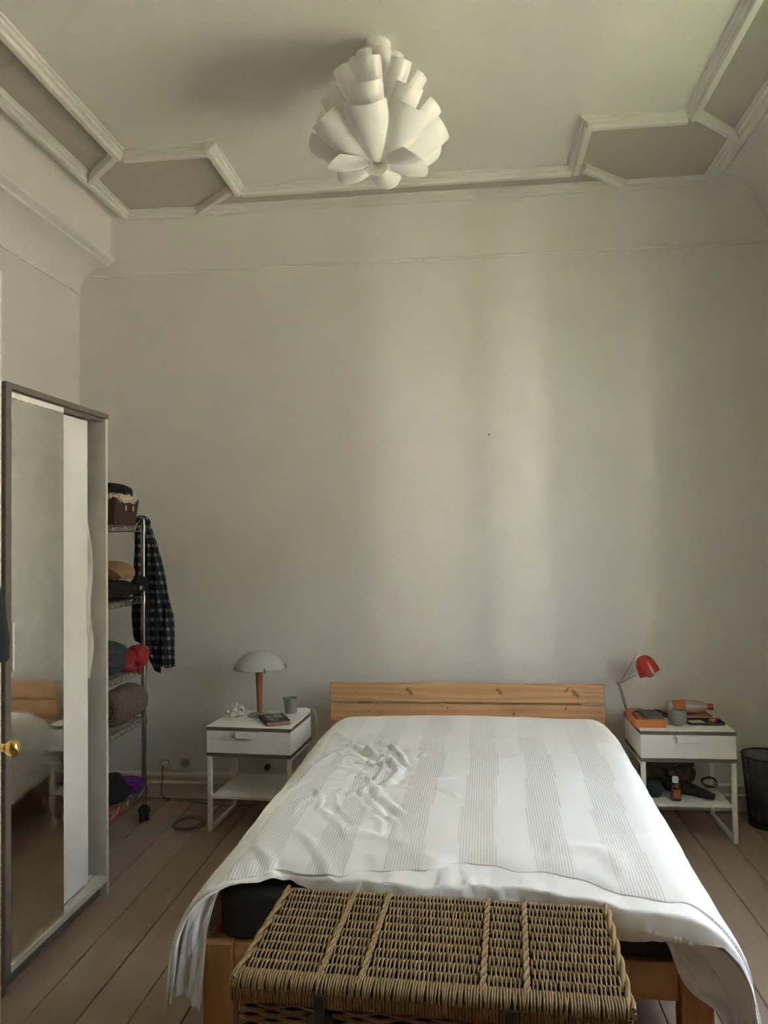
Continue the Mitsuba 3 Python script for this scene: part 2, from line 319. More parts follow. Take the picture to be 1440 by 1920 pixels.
# ------------------------------------------------------------------ bed
HB = [(.602, .702), (.497, .592), (.385, .482)]
for i, (z0, z1) in enumerate(HB):
    add(num('bed__headboard_slat', i), box(-.765, .692, 4.175, 4.197, z0, z1, .003), 'pine_headboard', label=None)
for i, x in enumerate((-.62, .50)): add(num('bed__headboard_post', i), box(x, x+.07, 4.197, 4.232, 0, .68, .003), 'pine_post')
add('bed__foot_post', box(-.768, -.684, 2.150, 2.212, 0, .355, .003), 'pine_post')
add('bed__foot_post_001', box(.536, .620, 2.150, 2.212, 0, .355, .003), 'pine_post')
add('bed__foot_rail', box(-.684, .536, 2.168, 2.196, .248, .350, .003), 'pine_rail')
def beam(x0, x1):
    m = box(-.014, .014, 2.205, 4.18, .235, .345, .003); v = m.vertices.copy(); v[:, 0] += np.interp(v[:, 1], [2.2, 4.18], [x0, x1]); m.vertices = v; return m
add('bed__side_rail', beam(-.750, -.748), 'pine_rail'); add('bed__side_rail_001', beam(.602, .672), 'pine_rail')
add('bed__slat_base', box(-.73, .58, 2.20, 4.16, .325, .345), 'pine_rail')
tag('bed', 'pine wood double bed with a horizontal slat headboard under the white duvet', 'bed')
for i in range(3): pass
def rounded_slab(x0, x1, y0, y1, z0, z1, r, c, n=8):
    """a mattress: plan corners rounded by r, edges by c"""
    rings = []
    for t in np.linspace(-PI/2, PI/2, 9):
        o = c*(1-math.cos(t)); z = (z0+c if t < 0 else z1-c)+c*math.sin(t)
        rings.append((o, z))
    pts = []
    for o, z in [(None, z0)]+rings+[(None, z1)]:
        if o is None: continue
        ring = []
        for cx, cy, a0 in ((x1-r, y1-r, 0), (x0+r, y1-r, PI/2), (x0+r, y0+r, PI), (x1-r, y0+r, 1.5*PI)):
            for a in np.linspace(a0, a0+PI/2, n): ring.append((cx+(r-o)*math.cos(a), cy+(r-o)*math.sin(a), z))
        pts.append(ring)
    return trimesh.convex.convex_hull(np.array(pts).reshape(-1, 3))
m = rounded_slab(-.69, .655, 2.172, 4.165, .346, .502, .07, .035)
v = m.vertices.copy(); v[:, 0] += (v[:, 1]-4.165)*.0255; m.vertices = v
m.apply_scale(1); add('mattress', m, 'mattress_grey', 40, 'dark grey mattress showing at the foot of the pine bed', 'mattress')

RIDGES = [
    ([(-0.666, 2.943), (-0.622, 3.263), (-0.54, 3.475), (-0.423, 3.315)], 0.010, 0.022),
    ([(-0.457, 3.395), (-0.362, 3.28), (-0.3, 3.1), (-0.308, 2.967)], 0.022, 0.020),
    ([(-0.595, 3.517), (-0.455, 3.378), (-0.38, 3.24)], 0.010, 0.018),
    ([(-0.36, 3.486), (-0.28, 3.247), (-0.263, 3.174)], 0.012, 0.014),
    ([(-0.38, 2.963), (-0.364, 3.096), (-0.367, 3.226)], 0.014, 0.012),
    ([(-0.404, 2.993), (-0.319, 2.788), (-0.239, 2.635)], 0.012, 0.016),
    ([(-0.416, 2.929), (-0.351, 2.731), (-0.311, 2.63)], 0.009, 0.014),
    ([(-0.35, 2.977), (-0.252, 2.909), (-0.167, 2.798)], 0.007, 0.016),
    ([(-0.482, 2.834), (-0.432, 2.897), (-0.4, 2.961)], 0.010, 0.016),
    ([(-0.433, 2.837), (-0.363, 2.677), (-0.287, 2.49)], 0.006, 0.016),
    ([(-0.56, 2.828), (-0.507, 2.862), (-0.438, 2.808)], 0.009, 0.012),
    ([(-0.592, 2.886), (-0.549, 2.772), (-0.538, 2.664)], 0.008, 0.010),
    ([(-0.502, 2.832), (-0.455, 2.67), (-0.399, 2.551)], 0.006, 0.013),
    ([(-0.598, 2.768), (-0.614, 2.712), (-0.61, 2.608)], 0.008, 0.012),
    ([(-0.519, 2.666), (-0.465, 2.57), (-0.399, 2.438)], 0.005, 0.016),
    ([(-0.656, 3.148), (-0.557, 3.155), (-0.434, 3.057)], 0.008, 0.022),
    ([(-0.391, 3.441), (-0.231, 3.538), (-0.064, 3.688)], 0.007, 0.025),
    ([(-0.702, 3.556), (-0.652, 3.704), (-0.578, 3.563)], 0.008, 0.022),
    ([(-0.268, 3.103), (-0.239, 3.139), (-0.184, 3.108)], 0.006, 0.012),
    ([(-0.467, 3.665), (-0.372, 3.486), (-0.332, 3.445)], 0.006, 0.018),
    ([(-0.014, 3.507), (0.17, 3.433), (0.381, 3.488)], 0.004, 0.050),
    ([(-0.207, 2.565), (-0.068, 2.647), (0.072, 2.585)], 0.004, 0.040),
    ([(0.066, 2.993), (0.237, 3.136), (0.386, 3.014)], 0.004, 0.050),
    ([(-0.56, 2.47), (-0.46, 2.31), (-0.402, 2.169)], 0.007, 0.020),
    ([(-0.663, 2.334), (-0.61, 2.26), (-0.571, 2.173)], 0.008, 0.020),
    ([(-0.687, 2.146), (-0.678, 2.218), (-0.642, 2.203)], 0.007, 0.020),
    ([(-0.595, 2.467), (-0.423, 2.48), (-0.208, 2.369)], 0.006, 0.035),
    ([(0.239, 2.383), (0.362, 2.373), (0.412, 2.233)], 0.008, 0.030),
    ([(-0.296, 2.285), (-0.203, 2.311), (-0.091, 2.245)], 0.005, 0.030),
]
crng = np.random.default_rng(21)
for _ in range(46):      # short sharp creases round the place where the duvet was grabbed
    a_, r_ = crng.uniform(0, 2*PI), .06+.42*crng.random()**1.3
    c_ = V(-.37+r_*.75*math.cos(a_), 3.12+r_*1.15*math.sin(a_)); d_ = a_+crng.normal(0, .45); l_ = crng.uniform(.05, .15)
    o_ = V(math.cos(d_), math.sin(d_))*l_/2
    RIDGES.append(([tuple(c_-o_), tuple(c_+V(crng.normal(0, .012), crng.normal(0, .012))), tuple(c_+o_)], crng.uniform(.004, .011)*(1-.5*r_), crng.uniform(.008, .015)))
for _ in range(34):      # long shallow creases elsewhere
    c_ = V(crng.uniform(-.62, .58), crng.uniform(2.3, 4.0)); d_ = crng.normal(0, .7)+(PI/2 if crng.random() < .35 else 0); l_ = crng.uniform(.12, .32)
    o_ = V(math.cos(d_), math.sin(d_))*l_/2
    RIDGES.append(([tuple(c_-o_), tuple(c_+V(crng.normal(0, .02), crng.normal(0, .02))), tuple(c_+o_)], crng.uniform(.0015, .0038), crng.uniform(.014, .030)))
def seg_dist(x, y, a, b):
    ax, ay = a; bx, by = b; dx, dy = bx-ax, by-ay
    t = np.clip(((x-ax)*dx+(y-ay)*dy)/(dx*dx+dy*dy), 0, 1)
    return np.hypot(x-ax-t*dx, y-ay-t*dy)
def wrinkles(x, y, amp=1.0):
    P3 = np.stack([x, y, np.zeros_like(x)], -1)
    z = np.zeros_like(x)
    wx = (meshkit.fbm(P3*9, 2, 5)-.5)*.03; wy = (meshkit.fbm(P3*9+40, 2, 6)-.5)*.03
    for pts, h, w in RIDGES:
        w = w*.85; pts = np.asarray(spline(pts, 9)) if len(pts) > 2 else np.asarray(pts)
        d = np.min([seg_dist(x+wx, y+wy, pts[i], pts[i+1]) for i in range(len(pts)-1)], axis=0)
        h = h*.72; z += h*np.exp(-(d/w)**2)-h*.35*np.exp(-((d-2.0*w)/(1.1*w))**2)
    near = np.exp(-(((x+.35)/.40)**2+((y-3.15)/.55)**2))
    f = 1-np.abs(2*meshkit.fbm(P3*V(7, 9, 1)+11, 3, 8)-1)
    z += .010*near*(f-.6)
    g = meshkit.fbm(P3*V(2.6, 4.2, 1)+3, 3, 9)-.5
    z += g*.015
    z += (meshkit.fbm(P3*V(14, 10, 1)+5, 2, 4)-.5)*.0035
    return z*amp
def side_profile(a, rx, rz, flare, L):
    """points (out, down) by arc length: flat for a, a rounded edge, then hanging outwards by flare"""
    p = [(0, 0), (a, 0)]
    for t in np.linspace(0, PI/2, 24)[1:]: p.append((a+rx*math.sin(t), rz*(1-math.cos(t))))
    p.append((a+rx+flare*L, rz+L)); p = np.array(p)
    d = np.r_[0, np.cumsum(np.linalg.norm(np.diff(p, axis=0), axis=1))]
    return d, p
S_L, S_R = 1.00, 1.05
def duvet_point(s, y, lift=0.0):
    """where the duvet lies at arc length s from the bed's axis and at distance y along it"""
    xc = -.075+(y-2.15)*.0183
    foot = np.clip((2.9-y)/.8, 0, 1)
    dl, pl = side_profile(.585, .165, .19, .10, .6); dr_, pr = side_profile(.600, .155, .20, .10, .6)
    L = s < 0; q = np.abs(s)
    ox = np.where(L, np.interp(q, dl, pl[:, 0]), np.interp(q, dr_, pr[:, 0])); oz = np.where(L, np.interp(q, dl, pl[:, 1]), np.interp(q, dr_, pr[:, 1]))
    ox = ox+np.where(L, .0, .035*np.clip((y-2.2)/1.9, 0, 1))*np.clip(q/.6, 0, 1)
    x = xc+np.where(L, -ox, ox)
    top = .548+.008*np.cos(np.clip(x, -.9, .9)*PI/1.3)-.012*np.clip((y-3.9)/.25, 0, 1)
    hang = np.clip((q-.75)/.25, 0, 1)
    sway = hang*(.018*np.sin(y*9+np.where(L, 0, 2))+.012*np.sin(y*21+1))
    z = top-oz
    P = np.stack([x+np.where(L, -sway, sway), y, z], -1)
    return P
YH_S = [-1.2, -.90, -.75, -.62, -.50, -.35, -.15, .05, .20, .30, .40, .50, .62, .80, 1.2]
YH_Y = [2.05, 2.06, 2.08, 2.14, 2.20, 2.185, 2.215, 2.275, 2.245, 2.225, 2.17, 2.12, 2.085, 2.055, 2.04]
def hem(s): return np.interp(s, YH_S, YH_Y)+.010*np.sin(s*23)+.006*np.sin(s*51+1)
nu, nv = 300, 260
s = np.linspace(-S_L, S_R, nu)[:, None]*np.ones((1, nv)); t = np.linspace(0, 1, nv)[None, :]*np.ones((nu, 1))
t = t**.9
yy = 4.145+(hem(s)-4.145)*t
s = s+.02*np.sin(yy*3.1)*np.clip(np.abs(s)-.7, 0, 1)*3
P = duvet_point(s, yy)
edge = np.clip(t-.97, 0, 1)/.03
P[..., 2] -= edge**2*.010
headend = np.clip(.035-t, 0, 1)/.035; P[..., 2] -= headend**2*.05
N = grid_normals(P); N *= np.sign(N[..., 2:3]+1e-9) if False else 1.0
if N[nu//2, nv//2, 2] < 0: N = -N
wr = wrinkles(P[..., 0], P[..., 1])*np.clip((.86-np.abs(s))/.2, .35, 1)
P = P+N*wr[..., None]
P[..., 2] = np.maximum(P[..., 2], .04)
duv, duv_uv = sheet(P, .007, np.stack([s, yy], -1))
def duvet_tone(p, n, uv):
    a, b = uv.x, uv.y
    row = dr.floor(b/.34)
    aa = a+.055*cell_rand(row, 4, 2)+.02*dr.sin(row*2.1)+10.06
    cell = aa/.215-dr.floor(aa/.215)
    band = smoothstep(.0, .03, cell)*(1-smoothstep(.52, .55, cell))
    fade = smoothstep(3.95, 3.0, b)*.6+.4
    ln = smoothstep(.30, .55, dr.sin(a*2*PI/.0088)*.5+.5)
    return mix((.83, .825, .81), (.66, .645, .62), band*ln*fade)
mat('duvet_cloth', proc(duvet_tone), .9, spec=.15, sheen=.3)
mat('cotton_white', (.82, .815, .80), .9, spec=.15, sheen=.3)
add('duvet', duv, 'duvet_cloth', True, 'white duvet with patches of thin grey stripes, rumpled on its left half', 'duvet', uv=duv_uv)
# the lining under the top cover, coming out at the foot
nu, nv = 320, 70
s = np.linspace(-.97, 1.02, nu)[:, None]*np.ones((1, nv)); q = np.linspace(0, 1, nv)[None, :]*np.ones((nu, 1))
fwd_y = np.interp(s, [-1.1, -.8, -.6, -.45, -.30, -.1, .2, .32, .42, .55, .7, 1.1], [2.045, 2.05, 2.13, 2.195, 2.165, 2.150, 2.150, 2.12, 2.07, 2.035, 2.01, 2.0])
drop = np.interp(s, [-1.1, -.6, -.45, -.30, -.1, .2, .32, .42, .55, .7, 1.1], [0, .0, .008, .045, .085, .085, .100, .110, .075, .02, 0])
y0 = hem(s)+.16; run = (y0-fwd_y)+drop
d = q*run; y = np.where(d < y0-fwd_y, y0-d, fwd_y-.012*np.sin(np.clip((d-(y0-fwd_y))/.11, 0, 1)*PI)); dz = np.maximum(d-(y0-fwd_y), 0)
P = duvet_point(s, y); N = grid_normals(P)
if N[nu//2, 3, 2] < 0: N = -N
P = P-N*.0095
P = P+N*(wrinkles(P[..., 0], P[..., 1])*np.clip((.86-np.abs(s))/.2, .35, 1))[..., None]
P[..., 2] -= dz
P3 = np.stack([s, d, np.zeros_like(s)], -1)
fr = (meshkit.fbm(P3*V(26, 9, 1)+7, 3, 12)-.5)*np.clip(q*1.6, 0, 1)
mid = np.clip(1-np.abs(s-.05)/.9, .25, 1)
P[..., 2] += fr*.022*mid*np.clip((q-.25)*2, 0, 1)-.008*np.clip(q, 0, 1)
P[..., 1] += fr*.030*mid*np.clip((q-.35)*2, 0, 1)
add('duvet__lining', sheet(P, .006), 'cotton_white', True, label='plain crinkled white lining coming out under the striped cover')
# the corner that hangs over the right foot post, seen from inside
def corner_fold(key, inner, outer, seed, sg):
    n = 60; inn, out = spline(inner, n), spline(outer, n)
    u = np.linspace(0, 1, n)[None, :, None]; g = np.linspace(0, 1, n)[:, None]; U = u[..., 0]; bell = np.sin(U*PI)
    P = inn[:, None]*(1-u)+out[:, None]*u
    P[..., 1] += .022*bell*sg+.013*np.sin(U*8+g*6+seed)*bell+.008*np.sin(U*17-g*9+seed)*bell+(meshkit.fbm(np.stack(np.broadcast_arrays(U*5, g*6, U*0+seed), -1), 3, 2)-.5)*.03*bell
    P[..., 2] += .008*np.sin(U*12+g*5)*bell*np.clip(g*4, 0, 1)
    add(key, sheet(P, .004), 'cotton_white', True)
corner_fold('duvet__corner_fold', [(.485, 2.140, .440), (.502, 2.135, .415), (.528, 2.125, .339), (.573, 2.120, .287), (.614, 2.105, .262), (.628, 2.095, .19), (.640, 2.09, .10)],
            [(.507, 2.105, .452), (.590, 2.085, .446), (.643, 2.068, .418), (.674, 2.056, .360), (.683, 2.050, .294), (.678, 2.045, .186), (.672, 2.045, .09)], 1.0, 1)
corner_fold('duvet__corner_fold_001', [(-.720, 2.160, .505), (-.739, 2.140, .443), (-.753, 2.132, .356), (-.760, 2.125, .270), (-.770, 2.122, .180)],
            [(-.728, 2.130, .522), (-.776, 2.105, .478), (-.802, 2.095, .394), (-.818, 2.095, .307), (-.826, 2.095, .240)], 3.0, 1)

# ------------------------------------------------------------------ wicker hamper at the foot of the bed
def wicker(a, b):
    def fn(p, n, uv):
        t = fbm(p.x*70, p.y*14, p.z*60, octaves=2); r = cell_rand(dr.floor(p.x*105), dr.floor(p.z*90), 4)
        return mix(a, b, t*.6+r*.4)
    return proc(fn)
mat('wicker_tan', wicker((.20, .130, .055), (.36, .255, .125)), .55, spec=.35)
mat('wicker_brown', wicker((.145, .070, .028), (.27, .145, .065)), .5, spec=.4)
mat('wicker_gap_shade', (.035, .022, .012), .95)  # near-black colour stands in for the shade between strands
mat('leather_black', (.022, .018, .015), .5)
HWID, HDEP, HTOP = .845, .445, .538
HM = T().translate([-.0975, 1.872, 0]).rotate([0, 0, 1], -3.0)
hs = {'to_world': HM}
x0, x1, y0, y1 = -HWID/2, HWID/2, -HDEP/2, HDEP/2
rows = 11; pitch = (HDEP-.045)/(rows-1); vr = y0+.03+np.arange(rows)*pitch
add('hamper__lid', cat(*[tube([(x0+.01, y, HTOP-.008), (x1-.01, y, HTOP-.008)], .0042, 6) for y in vr], box(x0+.012, x1-.012, y0+.012, y1-.012, HTOP-.036, HTOP-.020)), 'wicker_gap_shade', 30, **hs)
BR = [x0+HWID*k for k in (.222, .332, .642, .752)]
ws, i, u = [], 0, x0+.014
while u < x1-.012:
    if min(abs(u-b) for b in BR) > .0085:
        y = np.linspace(y0+.012, y1-.002, 84)
        lean = .004*math.sin(i*1.7)+RNG.normal(0, .0012)
        ph = PI*(y-vr[0])/pitch+(i % 2)*PI
        zz = HTOP-.006+np.sin(ph+PI/2)*.0062
        zz = np.where(y > vr[-1], HTOP-.004, zz)
        xx = u+lean*.25*(y/HDEP)+.0005*np.sin(y*40+i*2.1)
        ws.append(tube(np.stack([xx, y, zz], 1), .0026+RNG.normal(0, .0002), 6))
    u += .0047+RNG.normal(0, .00025); i += 1
add('hamper__lid__weave', cat(*ws), 'wicker_tan', 50, kind='stuff', label='woven willow strands', **hs)
for k, b in enumerate(BR):
    y = np.linspace(y0+.01, y1-.005, 110); st_ = []
    for ph in (0, PI):
        a = y*2*PI/.078+ph
        st_.append(tube(np.stack([b+.0055*np.sin(a), y, HTOP+.001+.0030*np.cos(a)], 1), .0030, 7))
    a = y*2*PI/.039
    st_.append(tube(np.stack([b+.003*np.sin(a), y, HTOP-.003+0*y], 1), .0055, 7))
    add(num('hamper__lid__braid', k), cat(*st_), 'wicker_tan', 50, **hs)
wr_, u = [], x0+.004
while u < x1-.003:   # the front border: strands wrapped over the edge of the lid
    a = np.linspace(-.25, PI*.98, 16); ln = RNG.normal(0, .0012)
    yy_ = y0+.022-.024*np.sin(np.clip(a, 0, PI/2))+np.where(a < 0, -a*.05, 0); zz = np.where(a < PI/2, HTOP-.012+.016*np.cos(a*.999), HTOP-.012-.026*(a-PI/2)/(PI/2))
    wr_.append(tube(np.stack([u+ln*a, yy_, zz], 1), .0027, 6)); u += .0062+RNG.normal(0, .0003)
add('hamper__lid__front_border', cat(tube([(x0, y0+.022, HTOP-.014), (x1, y0+.022, HTOP-.014)], .012, 8), *wr_), 'wicker_tan', 50, **hs)
add('hamper__lid__front_rim', cat(*[tube([(u+RNG.normal(0, .0006), y0-.003, HTOP-.018), (u, y0-.002, HTOP-.045)], .0036, 6) for u in np.arange(x0, x1, .0070)], box(x0, x1, y0, y0+.012, HTOP-.047, HTOP-.018, .003)), 'wicker_brown', 50, **hs)
for k, xe in enumerate((x0, x1)):
    y = np.linspace(y0, y1, 120); st_ = []
    for ph in (0, 2*PI/3, 4*PI/3):
        a = y*2*PI/.23+ph
        st_.append(tube(np.stack([xe+.0055*np.sin(a)+(-.001 if k else .001), y, HTOP-.008+.008*np.cos(a)], 1), .0056, 8))
    add(num('hamper__lid__side_border', k), cat(*st_), 'wicker_tan', 50, **hs)
# body
bx0, bx1, by0, by1 = x0+.016, x1-.016, y0+.014, y1-.014
add('hamper__body', box(bx0+.008, bx1-.008, by0+.008, by1-.008, .012, HTOP-.036, .01), 'wicker_gap_shade', **hs)  # dark core, shade put into its colour behind the open weave
per = []
for a, b in (((bx0, by0), (bx1, by0)), ((bx1, by0), (bx1, by1)), ((bx1, by1), (bx0, by1)), ((bx0, by1), (bx0, by0))):
    n_ = int(np.hypot(b[0]-a[0], b[1]-a[1])/.0115); tt = np.arange(n_)/n_
    d = V(b[0]-a[0], b[1]-a[1]); d /= np.linalg.norm(d); nx = V(d[1], -d[0])
    per += [(a[0]+(b[0]-a[0])*q, a[1]+(b[1]-a[1])*q, *nx) for q in tt]
per = np.array(per); arc = np.arange(len(per))*.0115
bw = []
for k, z in enumerate(np.arange(.018, HTOP-.047, .0098)):
    off = .0062*np.sin(arc*2*PI/.094+(k % 2)*PI)
    bw.append(tube(np.stack([per[:, 0]+per[:, 2]*off, per[:, 1]+per[:, 3]*off, np.full(len(per), z)+.0012*np.sin(arc*30+k)], 1), .0050, 6, closed=True))
add('hamper__body__weave', cat(*bw), 'wicker_brown', 50, kind='stuff', label='brown woven willow strands', **hs)
for k, xc in enumerate((-.225, .180)):
    zc = .452
    add(num('hamper__latch', k), cat(mv(turn(lathe([(0, -.006), (.030, -.006), (.033, 0), (.030, .007), (.018, .011), (0, .012)], 28), 90, (1, 0, 0)), xc, by0-.006, zc), box(xc-.016, xc+.016, by0-.016, by0-.006, zc-.13, zc-.02, .004), box(xc-.012, xc+.012, y0-.013, y0-.006, zc, HTOP-.014, .003)), 'leather_black', 40, label='black leather closure', **hs)
tag('hamper', 'brown woven wicker chest with a flat lid in front of the bed', 'wicker chest')

# ------------------------------------------------------------------ wardrobe with sliding doors
WX, WY0, WY1, WZ = -1.54, 2.430, 3.175, 2.035
add('wardrobe__side_panel', box(-2.20, WX-.004, WY0, WY0+.019, 0, WZ, .001), 'wardrobe_taupe')  # taupe also takes in shade on the side turned from the window
add('wardrobe__side_panel_001', box(-2.20, WX-.002, WY1-.019, WY1, 0, WZ, .001), 'wardrobe_inside')
add('wardrobe__top_panel', box(-2.20, WX-.004, WY0+.019, WY1-.019, WZ-.019, WZ), 'wardrobe_taupe')
add('wardrobe__base_panel', box(-2.20, WX-.004, WY0+.019, WY1-.019, .055, .078), 'wardrobe_inside')
add('wardrobe__plinth', box(WX-.05, WX-.034, WY0+.019, WY1-.019, 0, .055), 'wardrobe_taupe')  # taupe also stands in for the shade in this recess
add('wardrobe__back_panel', box(-2.20, -2.19, WY0+.019, WY1-.019, .078, WZ-.019), 'wardrobe_inside')
add('wardrobe__front_stile', box(WX-.006, WX+.004, WY0-.001, WY0+.032, .05, WZ, .002), 'wardrobe_taupe')
add('wardrobe__top_rail', cat(box(WX-.012, WX+.003, WY0, WY1, WZ-.020, WZ+.001, .002), box(WX-.045, WX-.012, WY0+.019, WY1-.019, WZ-.034, WZ-.019, .002)), 'wardrobe_taupe')
add('wardrobe__bottom_rail', cat(box(WX-.075, WX, WY0+.019, WY1-.019, .062, .072, .001), box(WX-.006, WX, WY0+.019, WY1-.019, .070, .084, .001), box(WX-.040, WX-.036, WY0+.019, WY1-.019, .070, .086, .001), box(WX-.074, WX-.070, WY0+.019, WY1-.019, .070, .086, .001)), 'wardrobe_inside')
ma, mb = WY0+.034, 2.818
add('wardrobe__mirror_door', cat(box(WX-.030, WX-.010, ma, mb, .076, 2.008, .001), box(WX-.011, WX-.006, ma, mb, 1.988, 2.008, .001)), 'wardrobe_white')
add('wardrobe__mirror_door__mirror', box(WX-.0102, WX-.007, ma+.001, mb-.001, .080, 1.988), 'mirror_silver', label='mirror glass')
add('wardrobe__mirror_door__handle', box(WX-.008, WX+.008, ma-.001, ma+.010, 1.062, 1.222, .002), 'white_lacquer', label='white upright pull handle')
add('wardrobe__white_door', box(WX-.064, WX-.044, 2.70, 3.078, .086, 1.995, .001), 'wardrobe_white', label='plain white sliding panel')
add('wardrobe__white_door__handle', box(WX-.044, WX-.034, 3.066, 3.074, 1.10, 1.28, .002), 'white_lacquer')
add('wardrobe__white_door__screw', lathe([(0, 0), (.004, 0), (.003, .002), (0, .003)], 12, (-1.56, WY1-.020, 1.93), (0, -1, 0)), 'steel_brushed')
tag('wardrobe', 'narrow tall wardrobe with one mirror and one white sliding door', 'wardrobe')
mat('cloth_offwhite', (.66, .63, .60), .9, sheen=.3)
zz = np.linspace(.92, 1.62, 60); ww = np.linspace(0, 1, 14)
P = np.stack([WX-.075+(.036+.006*np.sin(zz*19))[:, None]*np.sin(ww*PI)[None]*np.clip((1.63-zz)*6, 0, 1)[:, None]**.6, 3.082+.036*ww[None]+.006*np.sin(zz*23)[:, None]*np.sin(ww*9)[None], zz[:, None]+0*ww[None]], -1)
add('white_garment', sheet(P, .003), 'cloth_offwhite', True, 'off-white garment peeking out of the gap beside the white wardrobe door', 'garment')

# dark jacket hanging on the open door at the left edge
mat('cloth_navy', (.022, .026, .034), .9, sheen=.3)
jk = []
for z, xr, yw in ((1.53, -1.068, .03), (1.45, -1.058, .06), (1.36, -1.046, .09), (1.28, -1.040, .10), (1.235, -1.040, .10)):
    jk.append((z, xr, yw))
zz = np.linspace(1.235, 1.53, 30); jz = [j[0] for j in jk][::-1]
xr = np.interp(zz, jz, [j[1] for j in jk][::-1]); yw = np.interp(zz, jz, [j[2] for j in jk][::-1])
aa = np.linspace(-1, 1, 26)
P = np.stack([xr[:, None]+.026-.018*np.abs(aa)[None]**2-.006*(1+np.sin(aa*9))[None], 1.590-.03+yw[:, None]*aa[None]*.9, zz[:, None]+0*aa[None]], -1)
add('dark_jacket', sheet(P, .012), 'cloth_navy', True, 'dark navy jacket hanging at the left edge beside the wardrobe', 'jacket')

# ------------------------------------------------------------------ wire shelf rack
RX0, RX1, RY0, RY1 = -2.21, -1.745, 3.26, 4.00
SH = [1.566, 1.186, .810, .546, .173]
def post(x, y): return cat(tube([(x, y, .085), (x, y, 1.600)], .0125, 14), *[tube([(x, y, z-.002), (x, y, z+.002)], .0130, 12) for z in np.arange(.12, 1.58, .0254)], lathe([(0, 1.600), (.0128, 1.600), (.0128, 1.606), (.009, 1.611), (0, 1.612)], 14, (x, y, 0)))
pts = [(RX1, RY1), (RX1, RY0), (RX0, RY1), (RX0, RY0)]
for i, (x, y) in enumerate(pts):
    add(num('shelf_rack__post', i), post(x, y), 'chrome', 40)
    cy, cz = y-.012, .0385
    wh = [turn(lathe([(0, -.013), (.030, -.013), (.0385, -.007), (.0385, .006), (.030, .011), (0, .011)], 28), 90, (0, 1, 0)) for _ in (0, 1)]
    hood = lathe([(0, .078), (.018, .077), (.030, .066), (.033, .050), (.029, .046), (0, .046)], 20)
    add(num('shelf_rack__caster', i), turn(cat(mv(wh[0], -.014, -.012, cz), mv(wh[1], .014, -.012, cz), mv(hood, 0, -.006, 0), tube([(0, 0, .07), (0, 0, .10)], .009, 12)), 25, at=(0, 0, 0)).apply_translation((x, y, 0)), 'rubber_black', 40, label='black twin-wheel caster')
for i, z in enumerate(SH):
    r = []
    for dz in (0, -.028):
        r.append(tube([(RX0, RY0, z+dz), (RX1, RY0, z+dz), (RX1, RY1, z+dz), (RX0, RY1, z+dz)], .0030, 6, closed=True))
    for a, b in (((RX1, RY0), (RX1, RY1)), ((RX0, RY1), (RX1, RY1)), ((RX0, RY0), (RX0, RY1)), ((RX0, RY0), (RX1, RY0))):
        n_ = int(np.hypot(b[0]-a[0], b[1]-a[1])/.028); t_ = np.linspace(.02, .98, n_)
        r.append(tube([(a[0]+(b[0]-a[0])*q, a[1]+(b[1]-a[1])*q, z-(0 if k % 2 else .028)) for k, q in enumerate(t_)], .0022, 5))
    for y in np.arange(RY0+.03, RY1, .028): r.append(tube([(RX0, y, z+.003), (RX1, y, z+.003)], .0018, 5))
    for x in np.linspace(RX0, RX1, 5)[1:-1]: r.append(tube([(x, RY0, z-.002), (x, RY1, z-.002)], .0028, 5))
    for x, y in pts: r.append(lathe([(.0128, z-.034), (.0185, z-.034), (.0170, z+.006), (.0128, z+.006)], 14, (x, y, 0)))
    add(num('shelf_rack__wire_shelf', i), cat(*r), 'chrome', 40)
tag('shelf_rack', 'chrome wire shelf rack on black casters between wardrobe and back wall', 'shelf rack')

def plaid(p, n, uv):
    a, b = uv.x/.045, uv.y/.050
    fa, fb = a-dr.floor(a), b-dr.floor(b)
    sa = smoothstep(.0, .05, fa)*(1-smoothstep(.36, .42, fa)); sb = smoothstep(.0, .05, fb)*(1-smoothstep(.36, .42, fb))
    thin = 1-smoothstep(.0, .05, dr.abs(fa-.70))
    t = sa*sb
    c = mix((.016, .020, .032), (.065, .072, .085), (sa+sb)*.5)
    c = mix(c, (.27, .265, .25), t*.8)
    return mix(c, (.09, .09, .09), thin*.4)
mat('plaid_flannel', proc(plaid), .95, spec=.1, sheen=.3)
def drape(zs, xl, xr, y, depth, seed, nz=70, na=72, fold=.010):
    """a hanging piece of clothing: a closed tube between the outline xl..xr"""
    z = np.linspace(zs[0], zs[-1], nz); L, R = np.interp(-z, -np.asarray(zs), xl), np.interp(-z, -np.asarray(zs), xr)
    a = np.linspace(0, 2*PI, na); c, s_ = np.cos(a), np.sin(a)
    X = ((L+R)/2)[:, None]+((R-L)/2)[:, None]*c[None]
    k = np.clip((zs[0]-z)/.15, .15, 1)[:, None]
    fol = fold*np.sin(X*95+seed+1.5*np.sin(z*7+seed)[:, None])*k
    Y = y+depth*s_[None]*np.sqrt(np.clip((R-L)/.15, .15, 1.2))[:, None]+fol+.006*np.sin(z*11+seed)[:, None]
    P = np.stack([X, Y, z[:, None]+.004*np.sin(X*80+seed)], -1)
    v = P.reshape(-1, 3); f = grid_faces(nz, na)
    uv = np.stack([np.broadcast_to(a[None]*.055, P.shape[:2])+seed, P[..., 2]], -1).reshape(-1, 2)
    n0 = len(v); v = np.vstack([v, P[0].mean(0), P[-1].mean(0)]); uv = np.vstack([uv, uv[:1], uv[-1:]])
    i = np.arange(na-1); f = np.vstack([f, np.stack([np.full(na-1, n0), i+1, i], 1), np.stack([np.full(na-1, n0+1), (nz-1)*na+i, (nz-1)*na+i+1], 1)])
    m = trimesh.Trimesh(v, f, process=False)
    if m.volume < 0: m.invert()
    return m, uv
